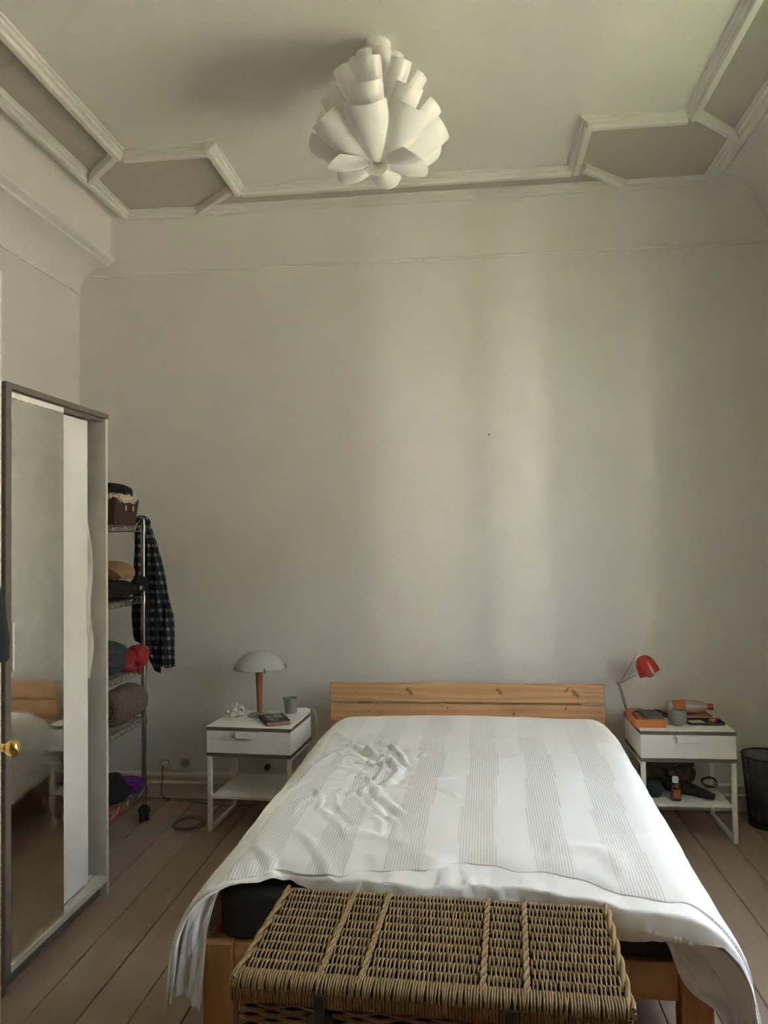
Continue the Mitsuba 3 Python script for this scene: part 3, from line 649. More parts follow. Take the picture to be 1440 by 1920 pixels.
ma_, uva = drape([1.612, 1.575, 1.54, 1.45, 1.354, 1.20, 1.09, .95, .92, .85, .776], [-1.772, -1.800, -1.818, -1.822, -1.832, -1.832, -1.838, -1.818, -1.785, -1.738, -1.712], [-1.745, -1.728, -1.715, -1.690, -1.672, -1.665, -1.66, -1.66, -1.66, -1.665, -1.672], 4.062, .026, 0.4)
mb_, uvb = drape([1.56, 1.50, 1.42, 1.354, 1.20, 1.09, .95, .806], [-1.745, -1.740, -1.730, -1.715, -1.700, -1.692, -1.680, -1.668], [-1.728, -1.700, -1.668, -1.652, -1.620, -1.598, -1.588, -1.580], 4.040, .022, 2.2, fold=.008)
add('checked_shirt__body', ma_, 'plaid_flannel', True, uv=uva)
add('checked_shirt__sleeve', mb_, 'plaid_flannel', True, uv=uvb)
col = tube(spline([(-1.795, 4.02, 1.585), (-1.775, 4.03, 1.612), (-1.752, 4.05, 1.606), (-1.735, 4.05, 1.575)], 20), [.006]+[.013]*18+[.006], 10)
add('checked_shirt__collar', col, 'plaid_flannel', True, uv=np.stack([col.vertices[:, 0]+col.vertices[:, 1], col.vertices[:, 2]], 1))
tag('checked_shirt', 'dark blue and white checked flannel shirt hanging from the corner of the wire rack', 'shirt')

# things on the rack
mat('basket_brown', (.055, .030, .026), .85)
mat('linen_cream', (.52, .45, .36), .9)
mat('cloth_black', (.012, .012, .014), .95, sheen=.3)
mat('paper_tan', (.30, .19, .10), .85)
mat('suede_brown', (.11, .052, .032), .9)
mat('cloth_teal', (.040, .052, .060), .95, sheen=.3)
mat('cloth_red', (.27, .030, .032), .9, sheen=.3)
mat('cloth_purple', (.075, .022, .120), .9, sheen=.4)
mat('cloth_coral', (.55, .085, .085), .8)
def taper_box(cx, cy, wx, wy, z0, z1, k):
    v = []
    for z, q in ((z0, 1.0), (z1, k)):
        v += [(cx-wx*q/2, cy-wy*q/2, z), (cx+wx*q/2, cy-wy*q/2, z), (cx+wx*q/2, cy+wy*q/2, z), (cx-wx*q/2, cy+wy*q/2, z)]
    return trimesh.convex.convex_hull(np.array(v))
bz = SH[0]+.006; bxc, byc = -1.872, 3.80
weave_rows = [taper_box(bxc, byc, .238+.024*k/11, .25+.024*k/11, bz+.011*k, bz+.011*k+.0095, 1.012) for k in range(12)]
add('brown_basket__body', cat(taper_box(bxc, byc, .232, .244, bz, bz+.135, 1.10), *weave_rows), 'basket_brown')
ruf = []
a = np.linspace(0, 2*PI, 181)[:-1]
sq = lambda a_, w, h: np.stack([bxc+w*np.sign(np.cos(a_))*np.abs(np.cos(a_))**.45, byc+h*np.sign(np.sin(a_))*np.abs(np.sin(a_))**.45], 1)
for k, (dz, o) in enumerate(((.112, .004), (.125, .009), (.140, .010), (.155, .003))):
    q = sq(a, .128+o+.004*np.sin(a*38+k), .136+o+.004*np.sin(a*38+k)); ruf.append(np.column_stack([q, bz+dz+.004*np.sin(a*31)]))
P = np.array(ruf+[ruf[0]])[::-1]; P = np.concatenate([P, P[:, :1]], 1)
add('brown_basket__lining', sheet(P[:4], .004), 'linen_cream', True, label='ruffled cream cloth lining')
for k, yy_ in enumerate((3.775, 3.86)): add(num('brown_basket__toggle', k), box(bxc+.132, bxc+.137, yy_-.006, yy_+.006, bz+.070, bz+.100, .002), 'linen_cream')
tag('brown_basket', 'dark brown woven basket with a ruffled cream lining on top of the rack', 'basket')
add('black_cloth', lump((bxc, byc, bz+.160), (.255, .27, .105), 3, .30, floor=bz+.146), 'cloth_black', True, 'black cloth heaped in the brown basket on top of the rack', 'cloth')
s2z = SH[1]+.006
hat = lathe([(0, .0), (.105, 0), (.108, .004), (.098, .02), (.088, .10), (.078, .16), (.060, .178), (0, .180)], 40)
add('paper_bag', lump((-1.872, 3.875, s2z+.125), (.24, .19, .13), 5, .12, freq=1.4, floor=s2z+.100), 'paper_tan', True, 'crumpled tan paper bag on the second shelf of the rack', 'paper bag')
sole = hull([((-1.88, 3.68, s2z+.158), .014), ((-1.845, 3.715, s2z+.160), .017), ((-1.80, 3.755, s2z+.130), .016), ((-1.775, 3.765, s2z+.112), .012)])
add('brown_sandal', sole, 'suede_brown', True, 'dark brown slipper lying on the tan paper bag', 'slipper')
add('dark_sweater', lump((-1.89, 3.78, s2z+.045), (.32, .40, .098), 7, .22, floor=s2z), 'cloth_black', True, 'black sweater folded on the second shelf under the paper bag', 'sweater')
add('black_pouch__body', smoothed([hull([((-1.755, 3.93, 1.262), .030), ((-1.715, 3.945, 1.262), .026), ((-1.735, 3.94, 1.235), .026), ((-1.735, 3.94, 1.290), .020)])], .01, 4), 'cloth_black', True)
add('black_pouch__tag', mv(turn(extrude_xy([(-.013, .012), (.013, .012), (0, -.014)], 0, .002), 90, (1, 0, 0)), -1.722, 3.915, 1.238), 'linen_cream', label='small pale triangular tag')
tag('black_pouch', 'round black pouch with a pale triangular tag beside the rack post', 'pouch')
s3z = SH[2]+.006
add('grey_trousers', lump((-1.90, 3.74, s3z+.075), (.30, .36, .17), 11, .22, floor=s3z), 'cloth_teal', True, 'dark slate trousers bundled on the middle shelf of the rack', 'trousers')
rs_ = [lump((-1.785, 3.875, s3z+.050), (.150, .19, .115), 13, .5, freq=2.6, floor=s3z, ridged=False, sub=4), lump((-1.735, 3.90, s3z+.070), (.10, .14, .115), 15, .6, freq=2.8, floor=s3z+.004, ridged=False, sub=4),
       hull([((-1.735, 3.90, s3z+.05), .022), ((-1.724, 3.90, s3z-.018), .008), ((-1.728, 3.93, s3z+.04), .016)])]
add('red_shirt', smoothed(rs_, .012, 2), 'cloth_red', 50, 'crumpled red shirt on the middle shelf of the rack', 'shirt')
# knitted roll
def knit(p, n, uv):
    t = dr.sin(uv.x*2*PI*17+noise(uv.x*40, uv.y*40)*1.6)*.5+.5
    return mix((.075, .056, .042), (.20, .155, .120), t*.75+noise(p.x*160, p.y*160, p.z*160)*.25)
mat('knit_brown', proc(knit), .95, sheen=.4)
s4z = SH[3]+.006
ax = V(-1.815, 3.70, s4z+.080)-V(-1.768, 3.95, s4z+.094); ax /= np.linalg.norm(ax)
prof = [(.016, .005), (.030, -.004), (.055, -.010), (.075, -.006), (.086, .010)]+[(.089+.0025*math.sin(k*PI/1.0), .03+k*.0105) for k in range(20)]+[(.086, .240), (.07, .255), (.03, .247), (.0, .245)]
pr = np.array([(.0, .03)]+prof)
n_ = 56; ang = np.linspace(0, 2*PI, n_)
rr = pr[:, 0][:, None]*(1+.035*np.sin(ang*3+pr[:, 1][:, None]*30)+.018*np.sin(ang*11+pr[:, 1][:, None]*90))
G = np.stack([rr*np.cos(ang), rr*np.sin(ang), np.broadcast_to(pr[:, 1][:, None], rr.shape)], -1).reshape(-1, 3)
m = trimesh.Trimesh(G, grid_faces(len(pr), n_), process=False)
M = trimesh.geometry.align_vectors([0, 0, -1], ax); m.apply_transform(M); m.apply_translation(V(-1.815, 3.70, s4z+.092))
uv_ = np.stack([np.broadcast_to((pr[:, 1]/.25+pr[:, 0]*3)[:, None], rr.shape)+.02*np.sin(ang)[None], np.broadcast_to(ang/6.28, rr.shape)], -1).reshape(-1, 2)
if m.volume < 0: m.invert()
add('knitted_blanket', m, 'knit_brown', True, 'rolled grey-brown knitted blanket on the fourth shelf of the rack', 'blanket', uv=uv_)
s5z = SH[4]+.006
add('black_bag', smoothed([hull([((-1.92, 3.60, s5z+.02), .03), ((-1.76, 3.74, s5z+.022), .02), ((-1.80, 3.80, s5z+.115), .02), ((-1.90, 3.70, s5z+.125), .02), ((-1.745, 3.80, s5z+.03), .016), ((-2.0, 3.75, s5z+.06), .04)])], .02, 4), 'cloth_black', True, 'black bag on the bottom shelf of the rack', 'bag')
add('purple_cloth', lump((-1.795, 3.905, s5z+.032), (.15, .16, .075), 17, .35, floor=s5z), 'cloth_purple', True, 'purple cloth on the bottom shelf next to the black bag', 'cloth')
add('coral_box', turn(box(-2.04, -1.905, 3.90, 4.12, .001, .032, .004), 8, at=(-1.97, 4.0, 0)), 'cloth_coral', False, 'flat coral red box on the floor under the bottom shelf', 'box')

# ------------------------------------------------------------------ nightstands
def nightstand(key, x, y, rot, label, dep=.38):
    M = {'to_world': T().translate([x, y, 0]).rotate([0, 0, 1], rot)}
    w = .449; zt = .535
    add(key+'__top', box(.001, w-.001, .001, dep, zt-.018, zt, .0012), 'white_lacquer', **M)
    e = [box(0, w, 0, .0035, zt-.019, zt-.0025), box(0, .0035, 0, dep, zt-.019, zt-.0025), box(w-.0035, w, 0, dep, zt-.019, zt-.0025)]
    add(key+'__edge_band', cat(*e), 'edge_brown', label='dark brown edge of the top', **M)
    add(key+'__case', cat(box(.002, .016, .016, dep, .400, zt-.018), box(w-.016, w-.002, .016, dep, .400, zt-.018), box(.002, w-.002, dep-.012, dep, .400, zt-.018)), 'white_lacquer', **M)
    add(key+'__drawer', box(.002, w-.002, .002, .016, .4015, zt-.0205, .0012), 'white_lacquer', **M)
    hx_ = .168
    add(key+'__drawer__handle', cat(box(hx_, hx_+.112, -.026, .002, zt-.028, zt-.0225, .0008), box(hx_, hx_+.112, -.026, -.0225, zt-.050, zt-.0225, .0008)), 'white_metal', label='white folded metal pull', **M)
    add(key+'__bottom', box(.001, w-.001, .001, dep, .386, .400), 'white_lacquer', **M)
    e = [box(0, w, 0, .0035, .384, .4005), box(0, .0035, 0, dep, .384, .4005), box(w-.0035, w, 0, dep, .384, .4005)]
    add(key+'__edge_band_001', cat(*e), 'edge_brown', label='dark brown edge under the drawer', **M)
    t = .022
    for i, (lx, ly) in enumerate(((.002, .004), (w-.002-t, .004), (.002, dep-.004-t), (w-.002-t, dep-.004-t))):
        add(num(key+'__leg', i), box(lx, lx+t, ly, ly+t, 0, .386, .002), 'white_metal', **M)
    for i, lx in enumerate((.002, w-.002-t)):
        add(num(key+'__runner', i), box(lx+.001, lx+t-.001, .004+t, dep-.004-t, .0, .022, .002), 'white_metal', **M)
        add(num(key+'__crossbar', i), box(lx+.001, lx+t-.001, .004+t, dep-.004-t, .366, .384, .002), 'white_metal', **M)
    add(key+'__shelf', box(.002+t, w-.002-t, .006, dep-.004, .168, .184, .002), 'white_lacquer', **M)
    tag(key, label, 'nightstand')
nightstand('nightstand', -1.354, 3.866, -4.0, 'white nightstand with one drawer carrying the mushroom lamp, left of the bed')
nightstand('nightstand_001', .811, 3.900, .3, 'white nightstand with one drawer carrying the red lamp, right of the bed')
NT = .5352
# mushroom lamp
mat('lamp_wood', proc(lambda p, n, uv: mix((.34, .155, .062), (.25, .105, .04), noise(p.x*220, p.y*220, p.z*9)*.7+noise(p.x*40, p.y*40, p.z*3)*.3)), .4, spec=.4)
scene['material_frosted_glass'] = {'type': 'principledthin', 'base_color': rgb(.70, .70, .665), 'roughness': .35, 'diff_trans': .75, 'spec_trans': 0.0, 'eta': 1.5}
lx, ly = -1.140, 4.105
add('table_lamp__base', lathe([(0, 0), (.064, 0), (.066, .004), (.062, .009), (.040, .017), (.016, .022), (0, .022)], 48, (lx, ly, NT)), 'steel_brushed', 40, label='brushed metal foot')
add('table_lamp__stem', lathe([(0, .020), (.0105, .020), (.0125, .03), (.0215, .262), (.0215, .270), (0, .270)], 28, (lx, ly, NT)), 'lamp_wood', 40, label='tapered wooden stem')
R_, hc = .139, .092; rs = (R_*R_+hc*hc)/(2*hc); a = np.linspace(0, math.asin(R_/rs), 22)
cap_o = [(rs*math.sin(q), .352-(rs-rs*math.cos(q))) for q in a]; cap_i = [(max(r-.002, 0)*1.0, z-.0035) for r, z in cap_o][::-1]
add('table_lamp__shade', lathe(cap_o+cap_i, 64, (lx, ly, NT)), 'frosted_glass', 40, label='frosted glass dome')
add('table_lamp__socket', lathe([(0, .268), (.016, .268), (.016, .315), (.022, .320), (.022, .333), (0, .338)], 24, (lx, ly, NT)), 'white_metal', 40)
for i, q in enumerate((.25, 2.05+PI, 2.2)):
    cx_, cy_ = lx+R_*math.cos(q), ly+R_*math.sin(q); zc = NT+.352-hc
    add(num('table_lamp__clip', i), cat(tube(spline([(lx+(R_-.016)*math.cos(q), ly+(R_-.016)*math.sin(q), zc-.006), (cx_, cy_, zc-.008), (lx+(R_+.006)*math.cos(q), ly+(R_+.006)*math.sin(q), zc+.004), (lx+(R_-.006)*math.cos(q), ly+(R_-.006)*math.sin(q), zc+.011)], 12), .0038, 8), trimesh.creation.icosphere(2, .007).apply_translation((lx+(R_+.005)*math.cos(q), ly+(R_+.005)*math.sin(q), zc+.003))), 'chrome', 40, label='small chrome clip')
tag('table_lamp', 'mushroom table lamp with frosted glass dome and wooden stem', 'table lamp')
# animal figurine: a white skull
mat('bone_white', (.60, .565, .48), .6)
def ell(c, r, n=3): s = trimesh.creation.icosphere(n, 1.0); s.apply_scale(r); s.apply_translation(c); return s
sk = smoothed([ell((0, .010, .034), (.036, .040, .030)), ell((-.006, -.030, .018), (.020, .028, .016)), ell((-.030, -.006, .030), (.016, .020, .016)), ell((.036, .004, .034), (.022, .030, .030)), hull([((.012, .01, .055), .010), ((.020, .018, .070), .006)]), hull([((-.030, .012, .045), .008), ((-.046, .004, .050), .005)])], .004, 6)
def minus(m, *hs_): return with_holes(m, hs_)
try:
    sk2 = minus(sk, ell((-.020, -.028, .036), (.010, .012, .009), 2), ell((.008, -.034, .034), (.011, .012, .009), 2), ell((.040, -.018, .036), (.012, .016, .014), 2), ell((-.008, -.060, .016), (.005, .010, .004), 2))
except Exception: sk2 = sk
sk2.apply_transform(trimesh.transformations.rotation_matrix(.25, (0, 0, 1))); sk2.apply_translation((-1.270, 4.060, NT+.0015))
add('skull_figurine', sk2, 'bone_white', 40, 'small white animal skull figurine on the left nightstand', 'figurine')
# book with phone
mat('book_dark', (.022, .026, .026), .55); mat('book_pages', (.35, .17, .13), .8); mat('cover_grey', (.16, .165, .16), .5)
BM = {'to_world': T().translate([-1.040, 3.870, NT]).rotate([0, 0, 1], 27.0)}
add('dark_book__cover', cat(box(0, .126, 0, .182, .0, .0025), box(0, .126, 0, .182, .0185, .0215, .0005), box(0, .0025, 0, .182, 0, .0215)), 'book_dark', **BM)
add('dark_book__pages', box(.002, .122, .003, .179, .0025, .0185), 'book_pages', label='reddish page edges', **BM)
add('dark_book__cover_picture', cat(box(.022, .055, .05, .15, .0215, .0220), box(.060, .108, .075, .175, .0215, .0220), box(.03, .07, .02, .045, .0215, .0220)), 'cover_grey', label='grey picture printed on the cover', **BM)
tag('dark_book', 'dark book with a grey cover picture lying on the left nightstand', 'book')
add('pocket_knife', turn(smoothed([hull([((0, 0, .007), .006), ((.055, 0, .008), .0065), ((.03, .004, .009), .006)])], .004, 3), 35).apply_translation((-1.120, 4.030, NT+.022-.0215+.0015)), 'plastic_black', True, 'small black pocket knife beside the dark book', 'pocket knife')
# jug
mat('glass_grey', (.20, .225, .225), .25, spec=.5, clearcoat=.4)
jx, jy = -.985, 4.185
jug = lathe([(0, 0), (.031, 0), (.033, .003), (.033, .070), (.034, .078), (.0325, .080), (.031, .076), (.0305, .006), (0, .005)], 48)
v = jug.vertices.copy(); sp = np.exp(-((np.arctan2(v[:, 1], v[:, 0])-PI*.97+2*PI*(np.arctan2(v[:, 1], v[:, 0]) < -.2))/.35)**2)*np.clip((v[:, 2]-.055)/.025, 0, 1)
v[:, :2] *= (1+.45*sp)[:, None]; jug.vertices = v; jug.apply_translation((jx, jy, NT))
add('glass_jug__body', jug, 'glass_grey', 40)
add('glass_jug__rim', tube([(jx+.0335*math.cos(q)*(1+.45*math.exp(-((q-PI)/.35)**2)), jy+.0335*math.sin(q), NT+.080) for q in np.linspace(0, 2*PI, 40)[:-1]], .0022, 8, True), 'glass_grey', True)
tag('glass_jug', 'small blue-grey glass jug with a spout at the back of the left nightstand', 'jug')
add('charger', cat(turn(box(-.034, .022, -.013, .013, 0, .024, .004), 8), turn(box(.022, .040, -.009, .009, .004, .019, .003), 8)).apply_translation((-.920, 4.195, NT)), 'plastic_white', False, 'white plug charger on the edge of the left nightstand', 'charger')
mat('cable_white', (.62, .60, .55), .5); mat('cable_grey', (.17, .15, .13), .6)
add('charging_cable', tube(spline([(-.881, 4.201, NT+.012), (-.862, 4.20, NT+.016), (-.850, 4.20, NT-.01), (-.846, 4.205, NT-.10), (-.850, 4.215, .30), (-.842, 4.25, .12), (-.83, 4.29, .006), (-.87, 4.31, .004)], 60), .0021, 7), 'cable_white', True, 'thin white charging cable hanging down beside the left nightstand', 'cable')

# ------------------------------------------------------------------ things on the right nightstand
mat('lamp_red', (.40, .028, .022), .22, spec=.5, clearcoat=.6); mat('lamp_red_inside', (.62, .60, .56), .4)
bx_, by_ = .872, 4.235
add('desk_lamp__base', lathe([(0, 0), (.070, 0), (.073, .006), (.068, .016), (.050, .022), (0, .024)], 48, (bx_, by_, NT)), 'lamp_red', 40, label='round red foot')
J0, J1, J2 = V(.815, 4.215, NT+.018), V(.800, 4.20, .585), V(.764, 4.185, .712)
add('desk_lamp__arm', cat(tube([J0, J1, J2], .0048, 10), tube([J1+V(.010, 0, 0), J2+V(.010, 0, -.012)], .0022, 8), tube([J0+V(-.0, .0, 0), J0+V(.03, .01, 0)], .006, 8)), 'chrome', 40, label='chrome lower arm')
add('desk_lamp__joint', cat(tube([J2+V(-.012, 0, 0), J2+V(.022, 0, .004)], .0062, 12), trimesh.creation.icosphere(2, .0085).apply_translation(J2)), 'chrome', 40)
C_ = V(.905, 4.175, .800); axd = V(.42, -.10, -.90); axd /= np.linalg.norm(axd)
add('desk_lamp__arm_001', cat(tube([J2+V(.010, 0, .004), V(.852, 4.18, .845)], .0020, 8), tube(spline([(.852, 4.18, .845), (.862, 4.18, .862), (.878, 4.178, .852), (.884, 4.176, .846)], 14), .0020, 8), tube([J2+V(.018, 0, .002), C_+V(-.050, 0, -.045)], .0034, 8)), 'chrome', 40, label='thin chrome upper arm')
rr_, hh = .054, .098
po = [(0, 0), (.012, .0008), (.026, .006), (.039, .018), (.048, .035), (.0525, .056), (.0545, .078), (.055, hh)]
pi_ = [(max(r-.0022, 0), z+.0018 if r < .05 else z) for r, z in po][::-1]
sh_c = C_-axd*hh*.58
add('desk_lamp__shade', lathe(po+pi_, 56, sh_c, axd), 'lamp_red', 40, label='glossy red dome')
add('desk_lamp__bulb', lathe([(0, .02), (.014, .02), (.014, .055), (.020, .068), (.0255, .088), (.022, .106), (.012, .117), (0, .120)], 28, sh_c, axd), 'glass_grey', 40, label='bulb showing under the rim')
tag('desk_lamp', 'red dome desk lamp with chrome arm on the right nightstand', 'desk lamp')
mat('orange_card', (.56, .185, .045), .55); mat('rust_card', (.30, .085, .050), .7); mat('slate_card', (.050, .058, .062), .5)
OM = {'to_world': T().translate([.800, 3.952, NT]).rotate([0, 0, 1], 1.5)}
add('orange_box__body', box(0, .146, 0, .203, 0, .036, .0015), 'orange_card', **OM)
add('orange_box__lid_label', box(.004, .062, .012, .196, .036, .0364), 'rust_card', label='rust red field on the lid', **OM)
tag('orange_box', 'orange cardboard box at the front left of the right nightstand', 'box')
add('dark_notebook__cover', cat(box(.058, .150, .030, .200, .0364, .0384, .0004), box(.058, .150, .030, .200, .0434, .0450, .0004)), 'slate_card', **OM)
add('dark_notebook__pages', box(.060, .148, .032, .198, .0384, .0434), 'paper_grey', **OM)
mat('paper_grey', (.12, .125, .12), .8)
tag('dark_notebook', 'dark slate notebook lying on the orange box', 'notebook')
add('black_strap', tube(spline([(.812, 3.985, NT+.0385), (.815, 4.06, NT+.039), (.822, 4.11, NT+.0405), (.838, 4.135, NT+.041), (.855, 4.12, NT+.0385)], 24), .0026, 8), 'plastic_black', True, 'short black strap on the left of the orange box', 'strap')
q = np.linspace(0, 2*PI, 40)[:-1]
loop = np.stack([.978+.036*np.cos(q)-.010*np.sin(q), 4.115-.052*np.cos(q)*.9-.012*np.sin(q), NT+.030+.016*np.cos(q+2.4)+.010*np.sin(q)], 1)
loop[:, 2] = np.maximum(loop[:, 2], NT+.006)
add('headband', tube(loop, .0052, 10, True), 'plastic_black', True, 'black loop band beside the grey cup', 'band')
mat('ceramic_grey', (.205, .215, .195), .45)
add('grey_cup', lathe([(0, 0), (.022, 0), (.036, .010), (.044, .026), (.0455, .044), (.042, .062), (.034, .073), (.031, .076), (.029, .073), (.030, .066), (.020, .064), (0, .064)], 48, (1.018, 4.020, NT)), 'ceramic_grey', 40, 'round grey-green ceramic cup in the middle of the right nightstand', 'cup')
mat('plastic_clear', (.42, .36, .30), .15, spec=.6, clearcoat=.5); mat('label_orange', (.46, .12, .045), .5); mat('label_cream', (.45, .39, .30), .6); mat('cap_red', (.42, .04, .03), .4)
bp_ = [(0, 0), (.026, 0), (.031, .004), (.032, .012), (.032, .16), (.026, .180), (.015, .196), (.014, .205), (0, .205)]
bc = V(1.012, 4.205, NT+.052)
add('lying_bottle__body', lathe(bp_, 40, bc, (1, -.02, 0)), 'plastic_clear', 40)
add('lying_bottle__cap', lathe([(0, .203), (.0165, .203), (.0165, .228), (.015, .230), (0, .230)], 24, bc, (1, -.02, 0)), 'cap_red', 40, label='red screw cap')
add('lying_bottle__label', lathe([(.0322, .022), (.0326, .022), (.0326, .088), (.0322, .088)], 40, bc, (1, -.02, 0)), 'label_orange', label='orange label')
add('lying_bottle__label_001', lathe([(.0322, .105), (.0326, .105), (.0326, .135), (.0322, .135)], 40, bc, (1, -.02, 0)), 'label_cream', label='cream label')
tag('lying_bottle', 'clear plastic bottle with orange label lying at the back of the right nightstand', 'bottle')
add('paperback__cover', cat(box(1.005, 1.222, 4.135, 4.268, NT, NT+.0015), box(1.005, 1.222, 4.135, 4.268, NT+.0175, NT+.0195, .0004)), 'rust_card')
add('paperback__pages', box(1.007, 1.222, 4.137, 4.266, NT+.0015, NT+.0175), 'label_cream')
tag('paperback', 'paperback with a rust cover under the lying plastic bottle', 'book')
tr_ = []
TRX0, TRX1, TRY0, TRY1 = 1.070, 1.248, 4.010, 4.130
tray = with_holes(rounded_slab(TRX0, TRX1, TRY0, TRY1, NT, NT+.013, .02, .004), [rounded_slab(TRX0+.006, TRX1-.006, TRY0+.006, TRY1-.006, NT+.003, NT+.03, .015, .004)])
add('black_tray', tray, 'plastic_black', 30, 'flat black tray in front of the lying bottle on the right nightstand', 'tray')
add('paper_slip', turn(box(1.085, 1.160, 4.035, 4.105, NT+.0032, NT+.0042), 12, at=(1.12, 4.07, 0)), 'label_cream', False, 'cream paper slip on the black tray', 'paper')
mat('gold_tin', (.72, .56, .28), .3, metal=1.0)
add('gold_tin', lathe([(0, .003), (.0185, .003), (.019, .006), (.019, .020), (.0175, .022), (0, .022)], 32, (1.196, 4.062, NT)), 'gold_tin', 40, 'small round gold tin on the black tray', 'tin')
add('red_lighter', turn(box(1.212, 1.236, 4.085, 4.110, NT+.0032, NT+.018, .003), 20, at=(1.224, 4.097, 0)), 'cap_red', False, 'small red lighter behind the gold tin', 'lighter')
SHZ = .1842
mat('glass_brown', (.050, .014, .007), .12, spec=.6, clearcoat=.6); mat('label_rust', (.33, .105, .050), .6)
add('medicine_bottle__body', lathe([(0, 0), (.0225, 0), (.0245, .003), (.0245, .066), (.0225, .074), (.0125, .083), (.0115, .090), (0, .090)], 36, (.986, 3.962, SHZ)), 'glass_brown', 40, label='brown glass')
add('medicine_bottle__cap', lathe([(0, .086), (.0145, .086), (.0150, .088), (.0145, .110), (.013, .112), (0, .112)], 28, (.986, 3.962, SHZ)), 'plastic_white', 40, label='white screw cap')
q = np.linspace(-2.25, -.75, 16)
add('medicine_bottle__label', trimesh.Trimesh(*(lambda P: (P.reshape(-1, 3), grid_faces(16, 2)))(np.stack([np.stack([.986+.0249*np.cos(q), 3.962+.0249*np.sin(q), np.full(16, SHZ+z)], 1) for z in (.014, .056)], 1)), process=False), 'label_rust', label='rust orange paper label')
tag('medicine_bottle', 'small brown glass bottle with white cap on the lower shelf of the right nightstand', 'bottle')
mat('nylon_black', (.016, .015, .016), .6)
um = smoothed([hull([((.985, 4.085, SHZ+.034), .031), ((1.08, 4.030, SHZ+.031), .029)]), hull([((1.08, 4.030, SHZ+.031), .028), ((1.145, 3.975, SHZ+.022), .019)])], .008, 4)
rd = tube(spline([(.93, 4.11, SHZ+.058), (.99, 4.075, SHZ+.066), (1.06, 4.035, SHZ+.061), (1.12, 3.99, SHZ+.045)], 20), .006, 8)
add('folded_umbrella__canopy', cat(um, rd), 'nylon_black', True)
add('folded_umbrella__handle', tube(spline([(1.140, 3.978, SHZ+.022), (1.156, 3.966, SHZ+.021), (1.166, 3.958, SHZ+.020)], 8), .015, 14), 'plastic_black', 40)
tag('folded_umbrella', 'folded black umbrella lying on the lower shelf of the right nightstand', 'umbrella')
mat('cloth_slate', (.026, .038, .042), .9, sheen=.3)
add('dark_pouch', lump((.893, 4.05, SHZ+.032), (.085, .15, .075), 23, .22, floor=SHZ), 'cloth_slate', True, 'dark slate cloth pouch left of the brown bottle', 'pouch')
mat('bag_brown', (.085, .052, .036), .35, spec=.4)
add('plastic_bag', lump((1.005, 4.205, SHZ+.078), (.25, .14, .165), 29, .35, floor=SHZ, freq=2.8), 'bag_brown', True, 'crumpled brownish plastic bag at the back of the lower right shelf', 'bag')
q = np.linspace(0, 2*PI, 44)[:-1]
wl = np.stack([1.205+.036*np.cos(q)+.010*np.sin(q), 4.165+.008*np.sin(2*q), SHZ+.027+.022*np.sin(q)-.012*np.cos(q)], 1); wl[:, 2] = np.maximum(wl[:, 2], SHZ+.006)
add('wristwatch__strap', tube(wl, .0055, 10, True), 'plastic_black', True)
add('wristwatch__dial', lathe([(0, -.004), (.014, -.004), (.015, 0), (.013, .004), (0, .004)], 24, (1.232, 4.156, SHZ+.020), (.5, -.7, .5)), 'steel_brushed', 40, label='small pale dial')
tag('wristwatch', 'black wristwatch at the right end of the lower right shelf', 'watch')

# ------------------------------------------------------------------ waste bin
mat('bin_wire', (.045, .047, .045), .45, metal=.6)
cx, cy, rt, rb, hb_ = 1.497, 4.17, .126, .096, .352
wires = []
for k in range(88):
    for sgn in (1, -1):
        z = np.linspace(.012, hb_, 9); r = rb+(rt-rb)*z/hb_; a = k*2*PI/88+sgn*z*3.2
        wires.append(tube(np.stack([cx+r*np.cos(a), cy+r*np.sin(a), z], 1), .0011, 3, caps=False))
add('waste_bin__mesh', cat(*wires), 'bin_wire', 50, kind='stuff', label='fine dark wire mesh wall')
ci = lambda r, z: [(cx+r*math.cos(a), cy+r*math.sin(a), z) for a in np.linspace(0, 2*PI, 49)[:-1]]
add('waste_bin__rim', tube(ci(rt, hb_), .0045, 8, True), 'bin_wire', True)
add('waste_bin__base', lathe([(0, .004), (rb+.001, .004), (rb+.003, 0), (rb+.004, .030), (rb+.001, .030), (rb, .008), (0, .008)], 48, (cx, cy, 0)), 'bin_wire', 40)
tag('waste_bin', 'dark wire mesh waste bin on the floor beside the right nightstand', 'waste bin')
mat('trash_grey', (.14, .125, .115), .8)
add('crumpled_paper', lump((cx-.01, cy, .085), (.16, .16, .14), 31, .4, sub=4), 'trash_grey', False, 'crumpled grey paper inside the wire waste bin', 'paper')

# ------------------------------------------------------------------ sockets, plugs, cables
def socket(key, x, z, label):
    add(key+'__frame', box(x-.041, x+.041, YB-.010, YB, z-.041, z+.041, .004), 'paint_trim')
    o = lathe([(0, .0), (.021, .0), (.021, .011), (.023, .012), (.025, .0115), (.026, .009), (.026, -.001), (0, -.001)], 32, (x, YB-.0095, z), (0, -1, 0))
    o = lathe([(.0205, .0005), (.0205, .006), (.0225, .0068), (.0245, .006), (.0255, .0)], 32, (x, YB-.0100, z), (0, -1, 0))
    add(key+'__cup', cat(o, lathe([(0, .0004), (.0205, .0006)], 32, (x, YB-.0100, z), (0, -1, 0))), 'socket_shade', 40)
    for i, d in enumerate((-.0095, .0095)): add(num(key+'__hole', i), lathe([(0, .0012), (.003, .0012), (.003, .0)], 12, (x+d, YB-.0100, z), (0, -1, 0)), 'gap_dark')
    tag(key, label, 'power socket')
mat('socket_shade', (.42, .39, .34), .6)
socket('power_socket', -1.765, .196, 'white wall socket with a white plug in it, beside the rack post')
socket('power_socket_001', -1.650, .199, 'white empty wall socket, nearer to the left nightstand')
